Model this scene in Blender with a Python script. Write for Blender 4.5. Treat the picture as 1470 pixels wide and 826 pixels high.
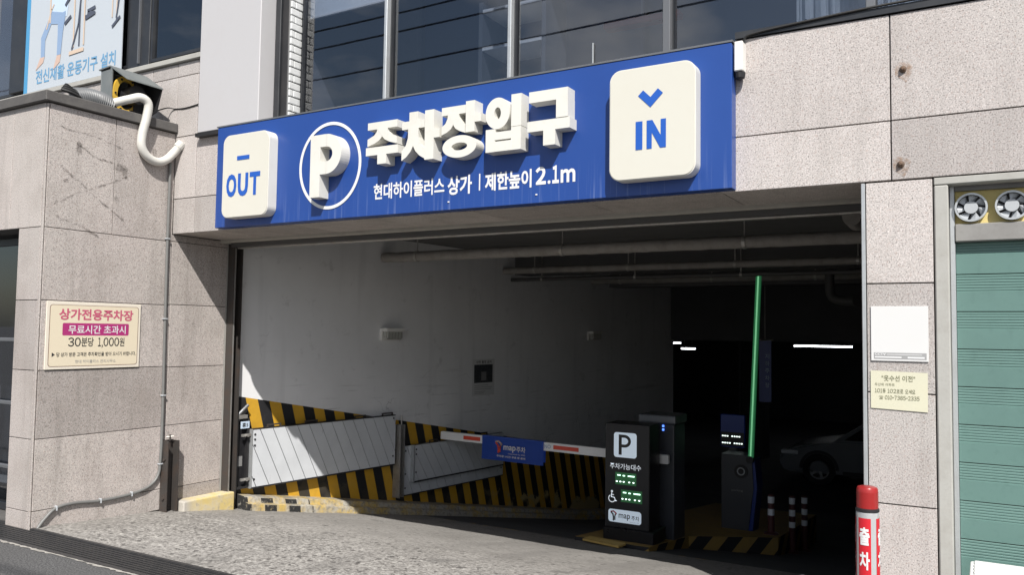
import bpy, bmesh, math, random
from mathutils import Vector, Matrix, noise
random.seed(7)
SC = bpy.context.scene
for o in list(bpy.data.objects): bpy.data.objects.remove(o)
COL = SC.collection
R = math.radians
# ------------------------------------------------------------------ camera
cam = bpy.data.cameras.new('camera'); camo = bpy.data.objects.new('camera', cam); COL.objects.link(camo)
cam.sensor_fit = 'HORIZONTAL'; cam.sensor_width = 36.0; cam.lens = 36.0*1167/1470
cam.clip_start = 0.05; cam.clip_end = 2000
camo.matrix_world = Matrix(((0.864028, 0.015949, 0.503190, 0), (0.503255, -0.054686, -0.862406, -4.9058), (0.013763, 0.998376, -0.055276, 1.60), (0, 0, 0, 1)))
SC.camera = camo
# ------------------------------------------------------------------ world, sun, exposure
SUN = Vector((0.75, -1.0, 1.27)).normalized()
w = bpy.data.worlds.new('World'); SC.world = w; w.use_nodes = True
nt = w.node_tree; nt.nodes.clear()
sky = nt.nodes.new('ShaderNodeTexSky'); sky.sky_type = 'NISHITA'; sky.sun_disc = False
sky.sun_elevation = math.asin(SUN.z); sky.sun_rotation = math.atan2(SUN.x, SUN.y); sky.air_density = 1.0; sky.dust_density = 1.5
tc = nt.nodes.new('ShaderNodeTexCoord')
mp = nt.nodes.new('ShaderNodeMapping'); mp.inputs['Scale'].default_value = (1.6, 1.6, 3.4)
nz = nt.nodes.new('ShaderNodeTexNoise'); nz.inputs['Scale'].default_value = 2.0; nz.inputs['Detail'].default_value = 7; nz.inputs['Roughness'].default_value = .56
cr = nt.nodes.new('ShaderNodeValToRGB'); cr.color_ramp.elements[0].position = .43; cr.color_ramp.elements[1].position = .66
mx = nt.nodes.new('ShaderNodeMix'); mx.data_type = 'RGBA'; mx.inputs[7].default_value = (8.5, 8.8, 9.4, 1)
bg = nt.nodes.new('ShaderNodeBackground'); bg.inputs['Strength'].default_value = .075
ow = nt.nodes.new('ShaderNodeOutputWorld')
L = nt.links.new
L(tc.outputs['Generated'], mp.inputs['Vector']); L(mp.outputs[0], nz.inputs['Vector']); L(nz.outputs[0], cr.inputs[0])
L(cr.outputs[0], mx.inputs[0]); L(sky.outputs[0], mx.inputs[6]); L(mx.outputs[2], bg.inputs['Color']); L(bg.outputs[0], ow.inputs[0])
sl = bpy.data.lights.new('sun', 'SUN'); sl.energy = 4.6; sl.angle = R(.53); sl.color = (1, .965, .915)
so = bpy.data.objects.new('sun', sl); COL.objects.link(so); so.location = SUN*30
so.rotation_euler = SUN.to_track_quat('Z', 'Y').to_euler()
SC.view_settings.view_transform = 'Standard'; SC.view_settings.look = 'None'; SC.view_settings.gamma = 1
SC.view_settings.exposure = .5; SC.view_settings.use_curve_mapping = False
SC.render.engine = 'CYCLES'

# ================================================================== materials
class NT:
    def __init__(s, name):
        s.m = bpy.data.materials.new(name); s.m.use_nodes = True; s.t = s.m.node_tree; s.t.nodes.clear()
        s.out = s.n('ShaderNodeOutputMaterial'); s.b = s.n('ShaderNodeBsdfPrincipled'); s.l(s.b.outputs[0], s.out.inputs[0])
        s._pos = None
    def n(s, k, **kw):
        x = s.t.nodes.new(k)
        for a, v in kw.items(): setattr(x, a, v)
        return x
    def l(s, a, b): s.t.links.new(a, b)
    def setv(s, sock, v):
        if hasattr(v, 'is_linked'): s.l(v, sock)
        elif isinstance(v, (tuple, list)) and sock.type == 'RGBA' and len(v) == 3: sock.default_value = (*v, 1)
        else: sock.default_value = v
    def pos(s):
        if not s._pos: s._pos = s.n('ShaderNodeNewGeometry').outputs['Position']
        return s._pos
    def xyz(s):
        if not hasattr(s, '_xyz'):
            s._xyz = s.n('ShaderNodeSeparateXYZ'); s.l(s.pos(), s._xyz.inputs[0])
        return s._xyz.outputs
    def scaled(s, sc, loc=(0, 0, 0)):
        m = s.n('ShaderNodeMapping'); s.l(s.pos(), m.inputs[0]); m.inputs['Scale'].default_value = sc; m.inputs['Location'].default_value = loc; return m.outputs[0]
    def noise(s, scale, detail=3, rough=.5, vec=None, dist=0):
        x = s.n('ShaderNodeTexNoise'); s.l(vec if vec is not None else s.pos(), x.inputs['Vector'])
        x.inputs['Scale'].default_value = scale; x.inputs['Detail'].default_value = detail; x.inputs['Roughness'].default_value = rough; x.inputs['Distortion'].default_value = dist
        return x.outputs[0]
    def voro(s, scale, feature='F1', vec=None):
        x = s.n('ShaderNodeTexVoronoi', feature=feature); s.l(vec if vec is not None else s.pos(), x.inputs['Vector']); x.inputs['Scale'].default_value = scale; return x
    def ramp(s, f, a, b, c0=0., c1=1., interp='LINEAR'):
        x = s.n('ShaderNodeMapRange'); x.inputs[1].default_value = a; x.inputs[2].default_value = b; x.inputs[3].default_value = c0; x.inputs[4].default_value = c1
        if interp == 'S': x.interpolation_type = 'SMOOTHSTEP'
        s.l(f, x.inputs[0]); return x.outputs[0]
    def mix(s, f, a, b, mode='MIX'):
        x = s.n('ShaderNodeMix', data_type='RGBA', blend_type=mode); s.setv(x.inputs[0], f); s.setv(x.inputs[6], a); s.setv(x.inputs[7], b); return x.outputs[2]
    def math(s, op, a, b=0., c=0.):
        x = s.n('ShaderNodeMath', operation=op)
        for i, v in enumerate((a, b, c)): s.setv(x.inputs[i], v)
        return x.outputs[0]
    def bump(s, h, strength=.3, dist=.01):
        x = s.n('ShaderNodeBump'); x.inputs['Strength'].default_value = strength; x.inputs['Distance'].default_value = dist
        s.l(h, x.inputs['Height']); s.l(x.outputs[0], s.b.inputs['Normal'])
    def fin(s, col, rough=.7, metal=0., spec=None):
        s.setv(s.b.inputs['Base Color'], col); s.setv(s.b.inputs['Roughness'], rough); s.setv(s.b.inputs['Metallic'], metal)
        if spec is not None: s.b.inputs['Specular IOR Level'].default_value = spec
        return s.m
    def rnd(s): return s.n('ShaderNodeObjectInfo').outputs['Random']

def m_granite(name, base, streaks=.25):
    t = NT(name)
    sp = t.noise(120, 2, .7); col = t.mix(t.ramp(sp, .33, .50), tuple(c*.38 for c in base), base)
    sp2 = t.noise(150, 2, .7, vec=t.scaled((1, 1, 1), (5, 2, 9))); col = t.mix(t.ramp(sp2, .54, .66), col, tuple(min(c*1.4, .8) for c in base))
    sp3 = t.noise(70, 2, .5, vec=t.scaled((1, 1, 1), (3, 7, 1))); col = t.mix(t.ramp(sp3, .58, .68, 0, .45), col, (base[0]*.72, base[1]*.56, base[2]*.5))
    vr = t.ramp(t.rnd(), 0, 1, .82, 1.10)
    col = t.mix(1., col, vr, 'MULTIPLY')
    col = t.mix(t.ramp(t.noise(.8, 3, .5, vec=t.scaled((1, 1, 1), (8, 1, 4))), .4, .65, 0, .35), col, t.mix(1., col, (.92, .98, .95), 'MULTIPLY'))
    st = t.noise(1, 5, .6, vec=t.scaled((9, 9, .9))); col = t.mix(t.ramp(st, .5, .78, 0, streaks), col, (.16, .145, .13))
    bl = t.noise(2.3, 5, .6); col = t.mix(t.ramp(bl, .48, .8, 0, streaks*1.1), col, (.22, .19, .165))
    t.bump(sp, .12, .003)
    return t.fin(col, .62)
M = {}
M['granite'] = m_granite('granite_cladding', (.455, .418, .400))
M['granite_porch'] = m_granite('granite_porch_cladding', (.44, .395, .372), .4)
M['granite_soffit'] = m_granite('granite_soffit', (.46, .415, .385), .45)

def m_paint(name, col, rough=.5, dirt=.2, dirtcol=(.09, .08, .07), scale=4, metal=0., bumpy=0., spec=None):
    t = NT(name); f = t.noise(scale, 6, .62); c = t.mix(t.ramp(f, .46, .78, 0, dirt), col, dirtcol)
    f2 = t.noise(scale*9, 3, .6); c = t.mix(t.ramp(f2, .55, .8, 0, dirt*.7), c, dirtcol)
    r = t.ramp(f, .3, .7, rough*.85, min(1, rough*1.15))
    if bumpy: t.bump(t.noise(scale*20, 3, .6), bumpy, .004)
    return t.fin(c, r, metal, spec)
def m_flat(name, col, rough=.5, metal=0., spec=None): return NT(name).fin(col, rough, metal, spec)
M['backing'] = m_paint('joint_mortar', (.10, .095, .09), .9)
M['cap'] = m_paint('weathered_coping', (.085, .08, .077), .8, .4, (.2, .19, .17), 6, bumpy=.2)
M['dark_frame'] = m_paint('dark_aluminium', (.022, .024, .028), .38, .3, (.07, .07, .07), 3)
M['black_plate'] = m_paint('black_steel', (.018, .018, .02), .5, .3, (.06, .055, .05), 5)
M['alu'] = m_paint('pale_aluminium', (.52, .54, .55), .38, .3, (.2, .19, .18), 8, metal=.55)
M['grey_alu'] = m_paint('grey_aluminium', (.16, .165, .175), .42, .2, (.08, .08, .08), 6, metal=.4)
M['white_clad'] = m_paint('white_cladding', (.455, .448, .455), .5, .16, (.36, .33, .32), 2.2)
M['steel_rust'] = m_paint('rusty_steel', (.06, .054, .05), .6, .6, (.085, .05, .032), 9, metal=.3, bumpy=.3)
M['galv'] = m_paint('galvanised_steel', (.42, .41, .39), .45, .5, (.16, .11, .07), 10, metal=.6)
M['cream'] = m_paint('cream_acrylic', (.60, .585, .515), .35, .10, (.5, .45, .36), 3)
M['cream_side'] = m_paint('white_channel_side', (.66, .648, .595), .4, .22, (.42, .39, .32), 4)
M['blue_text'] = m_flat('blue_print', (.012, .09, .42), .45)
M['white_vinyl'] = m_flat('white_vinyl', (.68, .68, .68), .5)
M['white_plastic'] = m_paint('white_plastic', (.72, .71, .68), .45, .2, (.35, .31, .25), 6)
M['hose'] = m_paint('white_hose', (.58, .57, .53), .5, .25, (.36, .33, .27), 12)
M['conduit'] = m_paint('grey_conduit', (.155, .155, .15), .5, .35, (.09, .085, .08), 14)
M['black'] = m_flat('black_matte', (.012, .012, .014), .55)
M['black_gloss'] = m_paint('black_powder_coat', (.014, .014, .016), .32, .25, (.05, .05, .05), 5)
M['red_lens'] = m_paint('red_lens_plastic', (.30, .018, .018), .3, .2, (.15, .02, .02), 18)
M['red_vinyl'] = m_flat('red_vinyl', (.52, .014, .025), .42)
M['red_arm'] = m_flat('red_reflector', (.62, .06, .03), .4)
M['paper'] = m_paint('white_paper', (.60, .60, .595), .7, .1, (.6, .58, .5), 5)
M['paper_yellow'] = m_paint('cream_paper', (.56, .545, .42), .7, .15, (.6, .55, .35), 12)
M['ink'] = m_flat('black_ink', (.03, .03, .03), .6)
M['ink_grey'] = m_flat('grey_ink', (.30, .30, .30), .6)
M['ink_olive'] = m_flat('olive_ink', (.17, .17, .10), .6)
M['magenta'] = m_flat('magenta_ink', (.38, .03, .16), .55)
M['magenta_soft'] = m_flat('rose_ink', (.50, .10, .17), .55)
M['pinkish'] = m_paint('pale_notice_board', (.70, .62, .47), .5, .12, (.62, .44, .38), 3)
M['notice_white'] = m_paint('pale_notice_edge', (.72, .66, .56), .5, .1, (.55, .45, .38), 4)
M['notice_line'] = m_flat('brown_line', (.20, .11, .08), .6)
M['yellow_panel'] = m_paint('yellow_foam_panel', (.60, .49, .20), .75, .3, (.45, .34, .12), 10, bumpy=.3)
M['fan_grey'] = m_paint('grey_fan_plastic', (.40, .42, .44), .4, .15, (.2, .2, .2), 20)
M['fan_yellow'] = m_paint('yellow_fan_ring', (.60, .38, .05), .45, .3, (.3, .18, .03), 12)
M['hood'] = m_paint('grey_sheet_metal', (.17, .185, .185), .45, .3, (.3, .3, .29), 5, metal=.2)
M['duct'] = m_paint('grey_flexible_duct', (.12, .125, .13), .5, .3, (.12, .12, .12), 12)
M['concrete_frame'] = m_paint('cement_reveal', (.37, .365, .34), .8, .35, (.22, .2, .17), 7, bumpy=.15)
M['frame_grey'] = m_paint('grey_window_frame', (.20, .20, .20), .5, .3, (.1, .1, .09), 5)
M['grille_grey'] = m_paint('weathered_shutter_box', (.24, .235, .225), .6, .4, (.12, .11, .1), 4)
M['barrier_white'] = m_paint('white_barrier_paint', (.76, .76, .75), .4, .12, (.4, .38, .35), 8)
M['banner_blue'] = m_paint('blue_banner_vinyl', (.028, .11, .58), .42, .1, (.02, .04, .2), 6)
M['delineator'] = m_flat('dark_red_post', (.09, .028, .028), .5)
M['reflect'] = m_flat('reflective_white_band', (.85, .87, .90), .25)
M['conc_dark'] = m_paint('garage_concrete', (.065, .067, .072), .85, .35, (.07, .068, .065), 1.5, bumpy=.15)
M['conc_ceiling'] = m_paint('garage_ceiling', (.125, .125, .125), .9, .35, (.09, .085, .08), 2, bumpy=.3)
M['lagging'] = m_paint('pipe_lagging', (.29, .275, .255), .85, .45, (.12, .11, .10), 9, bumpy=.7)
M['pipe_dark'] = m_paint('dark_pipe', (.07, .07, .07), .6, .3, (.12, .1, .08), 8)
M['lintel'] = m_paint('painted_lintel', (.40, .385, .345), .75, .35, (.2, .18, .15), 5)
M['brick'] = m_paint('white_painted_brick', (.60, .61, .61), .6, .25, (.35, .35, .34), 14, bumpy=.3)
M['mortar'] = m_flat('brick_mortar', (.25, .25, .25), .9)
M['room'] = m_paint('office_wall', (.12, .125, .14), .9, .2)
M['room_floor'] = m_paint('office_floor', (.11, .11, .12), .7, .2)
M['blind'] = m_flat('white_blind', (.75, .77, .77), .8)
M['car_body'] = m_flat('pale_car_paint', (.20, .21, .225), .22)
M['car_glass'] = m_flat('dark_car_glass', (.01, .01, .012), .08)
M['tyre'] = m_flat('rubber', (.018, .018, .018), .8)
M['rim'] = m_flat('wheel_rim', (.35, .35, .36), .3, .8)
M['bollard_alu'] = m_paint('silver_bollard_tube', (.60, .61, .62), .36, .15, (.35, .34, .32), 14, metal=.5)
M['cabinet_grey'] = m_paint('dark_grey_cabinet', (.05, .055, .065), .4, .15, (.08, .08, .08), 6)
M['cabinet_blue'] = m_flat('deep_blue_panel', (.015, .04, .22), .4)
M['wood_yellow'] = m_paint('yellow_plywood', (.50, .34, .10), .8, .3, (.25, .16, .05), 9)
M['ac_white'] = m_paint('white_enamel', (.72, .72, .70), .4, .2, (.4, .37, .32), 7)
M['teal'] = m_paint('teal_shutter_paint', (.105, .190, .170), .45, .45, (.06, .115, .105), 2.5)
M['sky_strip'] = m_flat('sky_blue_print', (.07, .28, .50), .5)
M['poster_white'] = m_paint('poster_print_white', (.46, .50, .54), .45, .05, (.36, .40, .44), 2)
M['poster_text'] = m_flat('poster_blue_print', (.13, .30, .48), .5)
M['pr_blue'] = m_flat('print_pale_blue', (.50, .60, .72), .5)
M['pr_blue2'] = m_flat('print_grey_blue', (.24, .34, .50), .5)
M['pr_wood'] = m_flat('print_wood', (.58, .46, .36), .5)
M['pr_dark'] = m_flat('print_dark', (.07, .08, .11), .5)
M['pr_skin'] = m_flat('print_skin', (.55, .40, .33), .5)
M['photo_dark'] = m_paint('printed_photo', (.03, .032, .036), .5, .7, (.12, .13, .14), 30)
M['rust_bolt'] = m_paint('rusty_bolt', (.10, .07, .05), .7, .6, (.2, .09, .04), 60)
M['grate'] = m_paint('drain_steel', (.05, .05, .052), .5, .4, (.11, .10, .09), 12, metal=.4)
M['cable'] = m_flat('black_cable', (.01, .01, .01), .6)
M['lamp_glass'] = m_paint('ribbed_lamp_glass', (.42, .42, .39), .3, .3, (.2, .2, .18), 25)

t = NT('blue_sign_face')
st = t.noise(1, 4, .65, vec=t.scaled((34, 1, .7))); lowz = t.ramp(t.xyz()[2], 2.82, 2.5)
c = t.mix(t.math('MULTIPLY', t.ramp(st, .56, .74, 0, .38), lowz), (.0145, .055, .245), (.28, .35, .55))
c = t.mix(t.ramp(t.noise(1.3, 4), .4, .7, 0, .35), c, (.019, .073, .29))
M['blue_sign'] = t.fin(c, .36)

def m_glass(name, tint, gloss=1.0):
    t = NT(name); t.t.nodes.remove(t.b)
    tr = t.n('ShaderNodeBsdfTransparent'); tr.inputs[0].default_value = (*tint, 1)
    gl = t.n('ShaderNodeBsdfGlossy'); gl.inputs['Roughness'].default_value = .015; gl.inputs[0].default_value = (gloss, gloss, gloss, 1)
    fr = t.n('ShaderNodeFresnel'); fr.inputs[0].default_value = 2.25
    bp = t.n('ShaderNodeBump'); bp.inputs['Strength'].default_value = .03; bp.inputs['Distance'].default_value = .02
    nz = t.noise(1.1, 1); t.l(nz, bp.inputs['Height']); t.l(bp.outputs[0], gl.inputs['Normal'])
    ms = t.n('ShaderNodeMixShader'); bf = t.n('ShaderNodeNewGeometry').outputs['Backfacing']; t.l(t.math('MULTIPLY', fr.outputs[0], t.math('SUBTRACT', 1., bf)), ms.inputs[0]); t.l(tr.outputs[0], ms.inputs[1]); t.l(gl.outputs[0], ms.inputs[2]); t.l(ms.outputs[0], t.out.inputs[0])
    return t.m
M['glass'] = m_glass('tinted_window_glass', (.68, .71, .76))
M['glass_dark'] = m_glass('dark_door_glass', (.5, .52, .55))

def m_emit(name, col, s):
    t = NT(name); t.b.inputs['Base Color'].default_value = (*[min(1, c) for c in col], 1); t.b.inputs['Emission Color'].default_value = (*col, 1); t.b.inputs['Emission Strength'].default_value = s
    return t.m
M['tube'] = m_emit('fluorescent_tube', (.92, .96, 1), 7)
M['green_led'] = m_emit('green_led_strip', (.06, .42, .16), .11)
M['green_core'] = m_emit('green_led_core', (.35, .95, .5), .30)
M['seg'] = m_emit('led_segment', (.60, 1, .78), 1.6)
M['seg_white'] = m_emit('led_segment_white', (.85, 1, .95), 1.4)
M['led_back'] = m_emit('led_panel_back', (.02, .10, .035), .35)
M['blue_led'] = m_emit('blue_indicator', (.1, .25, 1), 1.6)
M['lit_white'] = m_emit('backlit_white_panel', (.62, .72, .82), .28)
M['lit_text'] = m_emit('backlit_lettering', (.75, .8, .85), .35)

# driveway concrete: worn, exposed aggregate
t = NT('worn_driveway_concrete')
a = t.noise(34, 5, .75); b_ = t.noise(8, 4, .6); big = t.noise(.9, 4, .55)
col = t.mix(t.ramp(big, .3, .7), (.235, .222, .205), (.315, .298, .278))
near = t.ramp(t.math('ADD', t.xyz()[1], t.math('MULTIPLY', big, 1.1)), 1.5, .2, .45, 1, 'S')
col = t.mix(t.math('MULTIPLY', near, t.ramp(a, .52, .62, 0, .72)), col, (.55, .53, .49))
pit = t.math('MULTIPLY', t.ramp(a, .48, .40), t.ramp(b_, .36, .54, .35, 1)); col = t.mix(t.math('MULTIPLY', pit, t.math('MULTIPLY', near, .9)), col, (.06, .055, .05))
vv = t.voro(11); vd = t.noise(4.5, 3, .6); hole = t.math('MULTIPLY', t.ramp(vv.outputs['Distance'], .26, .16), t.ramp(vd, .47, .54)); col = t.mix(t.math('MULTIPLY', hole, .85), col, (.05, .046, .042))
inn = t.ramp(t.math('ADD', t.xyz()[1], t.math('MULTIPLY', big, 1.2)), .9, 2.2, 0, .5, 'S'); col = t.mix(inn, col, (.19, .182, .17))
p2 = t.noise(19, 2, .6); col = t.mix(t.math('MULTIPLY', t.ramp(p2, .385, .335), t.math('MULTIPLY', near, .85)), col, (.05, .046, .042)); stn = t.noise(2.2, 5, .65); col = t.mix(t.ramp(stn, .52, .72, 0, .5), col, (.17, .16, .148))
trk = t.noise(1, 4, .6, vec=t.scaled((2.4, .35, 1))); col = t.mix(t.ramp(trk, .50, .68, 0, .42), col, (.15, .142, .132))
oil = t.noise(3.1, 3, .5, vec=t.scaled((1, 1, 1), (4, 9, 0))); col = t.mix(t.ramp(oil, .66, .72, 0, .5), col, (.09, .085, .08))
edge = t.ramp(t.math('ADD', t.xyz()[0], t.math('MULTIPLY', b_, 1.0)), -5.2, -6.1, 0, .45, 'S'); col = t.mix(edge, col, (.20, .188, .172))
h = t.math('SUBTRACT', t.math('ADD', t.math('MULTIPLY', a, near), t.math('MULTIPLY', b_, .5)), t.math('MULTIPLY', hole, .9))
t.bump(h, .6, .008)
M['driveway'] = t.fin(col, .9)
t = NT('asphalt'); a = t.noise(85, 4, .75); b_ = t.noise(1.6, 4)
col = t.mix(t.ramp(a, .42, .60), (.030, .030, .032), (.15, .149, .147)); col = t.mix(t.ramp(b_, .4, .75, 0, .4), col, (.075, .072, .07))
t.bump(a, .6, .006); M['asphalt'] = t.fin(col, .88)
M['edge_strip'] = m_paint('cement_edge', (.36, .34, .31), .9, .7, (.08, .075, .07), 9, bumpy=.5)

# garage side wall: white plaster above, slanted yellow and black stripes below a line that follows the ramp
t = NT('striped_garage_wall'); x, y, z = t.xyz()
cl = t.noise(1.1, 6, .6); wall = t.mix(t.ramp(cl, .35, .75, 0, .5), (.77, .77, .775), (.58, .58, .585))
crk = t.n('ShaderNodeTexWave'); wall = t.mix(t.ramp(t.noise(1, 3, .5, vec=t.scaled((6, 6, .5))), .55, .8, 0, .3), wall, (.45, .45, .455))
vx = t.n('ShaderNodeTexVoronoi', feature='DISTANCE_TO_EDGE'); wv = t.n('ShaderNodeVectorMath', operation='ADD'); nv = t.n('ShaderNodeTexNoise'); t.l(t.pos(), nv.inputs['Vector']); nv.inputs['Scale'].default_value = 2.2; nv.inputs['Detail'].default_value = 5
t.l(t.pos(), wv.inputs[0]); t.l(nv.outputs[1], wv.inputs[1]); t.l(wv.outputs[0], vx.inputs['Vector']); vx.inputs['Scale'].default_value = .55
crack = t.math('MULTIPLY', t.ramp(vx.outputs[0], .0045, .0015), t.ramp(t.noise(.9, 2), .56, .62)); wall = t.mix(t.math('MULTIPLY', crack, .35), wall, (.14, .14, .14))
sm = t.noise(4, 6, .7); wall = t.mix(t.ramp(sm, .60, .74, 0, .35), wall, (.24, .235, .23))
scf = t.noise(1, 4, .65, vec=t.scaled((1, 1.4, 26))); wall = t.mix(t.math('MULTIPLY', t.ramp(scf, .60, .70, 0, .4), t.ramp(z, 1.5, .6)), wall, (.16, .155, .15))
ph = t.math('MULTIPLY', t.math('ADD', t.math('ADD', y, t.math('MULTIPLY', z, .27)), -.957), 1/.272)
fr = t.math('FRACT', t.math('ADD', ph, 100.25)); yel = t.math('LESS_THAN', fr, .5)
wear = t.noise(7, 5, .65)
ycol = t.mix(t.ramp(wear, .45, .75, 0, .4), (.58, .325, .025), (.36, .21, .03)); bcol = t.mix(t.ramp(wear, .55, .8, 0, .35), (.016, .016, .018), (.06, .055, .05))
strp = t.mix(yel, bcol, ycol)
low = t.math('SUBTRACT', t.math('MULTIPLY_ADD', y, -.187, -.041), z)   # ramp height minus z
peel = t.math('MULTIPLY', t.ramp(t.math('ADD', low, t.math('MULTIPLY', wear, .75)), .04, .09), t.ramp(t.math('ADD', y, t.math('MULTIPLY', t.noise(.8, 2), 1.5)), 5.2, 6.0, .06, 1)); strp = t.mix(t.math('MULTIPLY', peel, t.ramp(t.noise(3, 3), .42, .52)), strp, (.44, .34, .15))
line = t.math('MULTIPLY_ADD', y, -.184, 1.071)
m = t.math('LESS_THAN', z, line)
t.bump(t.noise(30, 4, .6), .15, .004)
M['garage_wall'] = t.fin(t.mix(m, wall, strp), .62)
# kerb: worn yellow with a few black squares near the mouth
KPH = .70
t = NT('worn_striped_kerb'); x, y, z = t.xyz()
n1 = t.noise(6, 6, .65); n2 = t.noise(26, 4, .6)
base = t.mix(t.ramp(n1, .38, .56), (.52, .37, .11), (.40, .375, .32)); base = t.mix(t.ramp(n2, .46, .66, 0, .8), base, (.20, .185, .16))
fr = t.math('FRACT', t.math('MULTIPLY', t.math('ADD', y, -KPH), 1/.295)); blk = t.math('MULTIPLY', t.math('LESS_THAN', fr, .48), t.math('LESS_THAN', y, KPH+.9))
gn = t.n('ShaderNodeNewGeometry'); gs = t.n('ShaderNodeSeparateXYZ'); t.l(gn.outputs['True Normal'], gs.inputs[0]); riser = t.math('LESS_THAN', gs.outputs[2], .75)
base = t.mix(t.math('MULTIPLY', t.math('MULTIPLY', blk, t.math('MULTIPLY_ADD', riser, .7, .3)), t.ramp(n2, .68, .56)), base, (.02, .02, .02))
base = t.mix(t.math('MULTIPLY', t.math('LESS_THAN', gs.outputs[1], -.6), t.ramp(n2, .64, .5)), base, (.025, .025, .024))
t.bump(n2, .5, .01); M['kerb'] = t.fin(base, .8)
t = NT('island_stripes'); x, y, z = t.xyz(); n1 = t.noise(8, 5, .6)
fr = t.math('FRACT', t.math('MULTIPLY', t.math('ADD', t.math('ADD', x, y), t.math('MULTIPLY', z, -1.4)), 1/.62))
nrm = t.n('ShaderNodeNewGeometry'); nz_ = t.n('ShaderNodeSeparateXYZ'); t.l(nrm.outputs['True Normal'], nz_.inputs[0])
side = t.math('LESS_THAN', nz_.outputs[2], .6); blk = t.math('MULTIPLY', side, t.math('LESS_THAN', fr, .5))
c = t.mix(t.ramp(n1, .45, .75, 0, .6), (.34, .22, .06), (.19, .14, .07)); c = t.mix(blk, c, (.018, .018, .02)); M['island'] = t.fin(c, .75)
t = NT('worn_yellow_block'); n1 = t.noise(5, 6, .65); n2 = t.noise(20, 4, .6)
c = t.mix(t.ramp(n1, .42, .64), (.60, .47, .19), (.54, .49, .39)); c = t.mix(t.ramp(n2, .6, .74, 0, .6), c, (.25, .22, .18))
c = t.mix(t.ramp(t.math('ADD', t.xyz()[1], t.math('MULTIPLY', n1, .25)), .38, .26), c, (.45, .42, .37)); t.bump(n2, .4, .01); M['block'] = t.fin(c, .85)
# flood boards
t = NT('scuffed_white_board'); n1 = t.noise(3, 5, .6); n2 = t.noise(1, 5, .7, vec=t.scaled((40, 40, 9)))
c = t.mix(t.ramp(n1, .4, .75, 0, .5), (.60, .62, .645), (.44, .455, .475)); c = t.mix(t.ramp(n2, .66, .74, 0, .55), c, (.16, .15, .14)); M['board'] = t.fin(c, .42)
# smeared adhesive on the porch
t = NT('old_adhesive_smear'); n2 = t.noise(40, 4, .7); t.b.inputs['Alpha'].default_value = 1
t.setv(t.b.inputs['Alpha'], t.ramp(n2, .38, .66, .05, .5)); M['smear'] = t.fin((.075, .06, .05), .8)
t = NT('rust_run'); n2 = t.noise(30, 4, .7); t.setv(t.b.inputs['Alpha'], t.ramp(n2, .4, .7, .0, .5)); M['rust_run'] = t.fin((.30, .16, .07), .8)

# ================================================================== mesh helpers
def newbm(): return bmesh.new()
def box(bm, x0, x1, y0, y1, z0, z1):
    v = [bm.verts.new((x, y, z)) for z in (z0, z1) for y in (y0, y1) for x in (x0, x1)]
    for f in ((0, 2, 3, 1), (4, 5, 7, 6), (0, 1, 5, 4), (2, 6, 7, 3), (0, 4, 6, 2), (1, 3, 7, 5)): bm.faces.new([v[i] for i in f])
    return bm
def bx(*a, bev=0, seg=1):
    bm = box(newbm(), *a)
    if bev: bmesh.ops.bevel(bm, geom=bm.edges[:], offset=bev, segments=seg, affect='EDGES', profile=.5)
    return bm
def prism(bm, pts, o, u, v, d):
    """polygon pts (a,b) in the frame o+a*u+b*v, extruded along vector d"""
    o, u, v, d = Vector(o), Vector(u), Vector(v), Vector(d)
    A = [bm.verts.new(o+u*a+v*b) for a, b in pts]; B = [bm.verts.new(q.co+d) for q in A]
    n = len(A)
    f0 = bm.faces.new(A); f1 = bm.faces.new(B[::-1])
    for i in range(n): bm.faces.new((A[i], B[i], B[(i+1) % n], A[(i+1) % n]))
    return bm
def annulus(bm, c, rx, rz, ix, iz, o, u, v, d, n=36, a0=0, a1=2*math.pi):
    """elliptic ring"""
    o, u, v, d = Vector(o), Vector(u), Vector(v), Vector(d); full = abs(a1-a0-2*math.pi) < 1e-6
    k = n if full else n+1; rings = []
    for i in range(k):
        a = a0+(a1-a0)*i/n; ca, sa = math.cos(a), math.sin(a)
        P = o+u*(c[0]+rx*ca)+v*(c[1]+rz*sa); Q = o+u*(c[0]+ix*ca)+v*(c[1]+iz*sa)
        rings.append([bm.verts.new(P), bm.verts.new(Q), bm.verts.new(Q+d), bm.verts.new(P+d)])
    for i in range(n if full else n):
        if not full and i == k-1: break
        r0, r1 = rings[i], rings[(i+1) % k]
        for j in range(4): bm.faces.new((r0[j], r1[j], r1[(j+1) % 4], r0[(j+1) % 4]))
    if not full: bm.faces.new(rings[0]); bm.faces.new(rings[-1][::-1])
    return bm
def ribbon(pts, wd):
    """polyline -> thick outline polygons (list of quads)"""
    out = []
    for (a, b), (c, d) in zip(pts, pts[1:]):
        dx, dz = c-a, d-b; l = math.hypot(dx, dz) or 1; nx, nz_ = -dz/l*wd/2, dx/l*wd/2
        ex, ez = dx/l*wd*.2, dz/l*wd*.2
        out.append([(a-ex+nx, b-ez+nz_), (c+ex+nx, d+ez+nz_), (c+ex-nx, d+ez-nz_), (a-ex-nx, b-ez-nz_)])
    return out
def cyl(bm, p0, p1, r, r1=None, n=16, caps=True):
    p0, p1 = Vector(p0), Vector(p1); r1 = r if r1 is None else r1
    q = (p1-p0).to_track_quat('Z', 'Y'); ux, uy = q @ Vector((1, 0, 0)), q @ Vector((0, 1, 0))
    A = [bm.verts.new(p0+(ux*math.cos(a)+uy*math.sin(a))*r) for a in [2*math.pi*i/n for i in range(n)]]
    B = [bm.verts.new(p1+(ux*math.cos(a)+uy*math.sin(a))*r1) for a in [2*math.pi*i/n for i in range(n)]]
    for i in range(n): bm.faces.new((A[i], A[(i+1) % n], B[(i+1) % n], B[i]))
    if caps: bm.faces.new(A[::-1]); bm.faces.new(B)
    return bm
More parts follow.
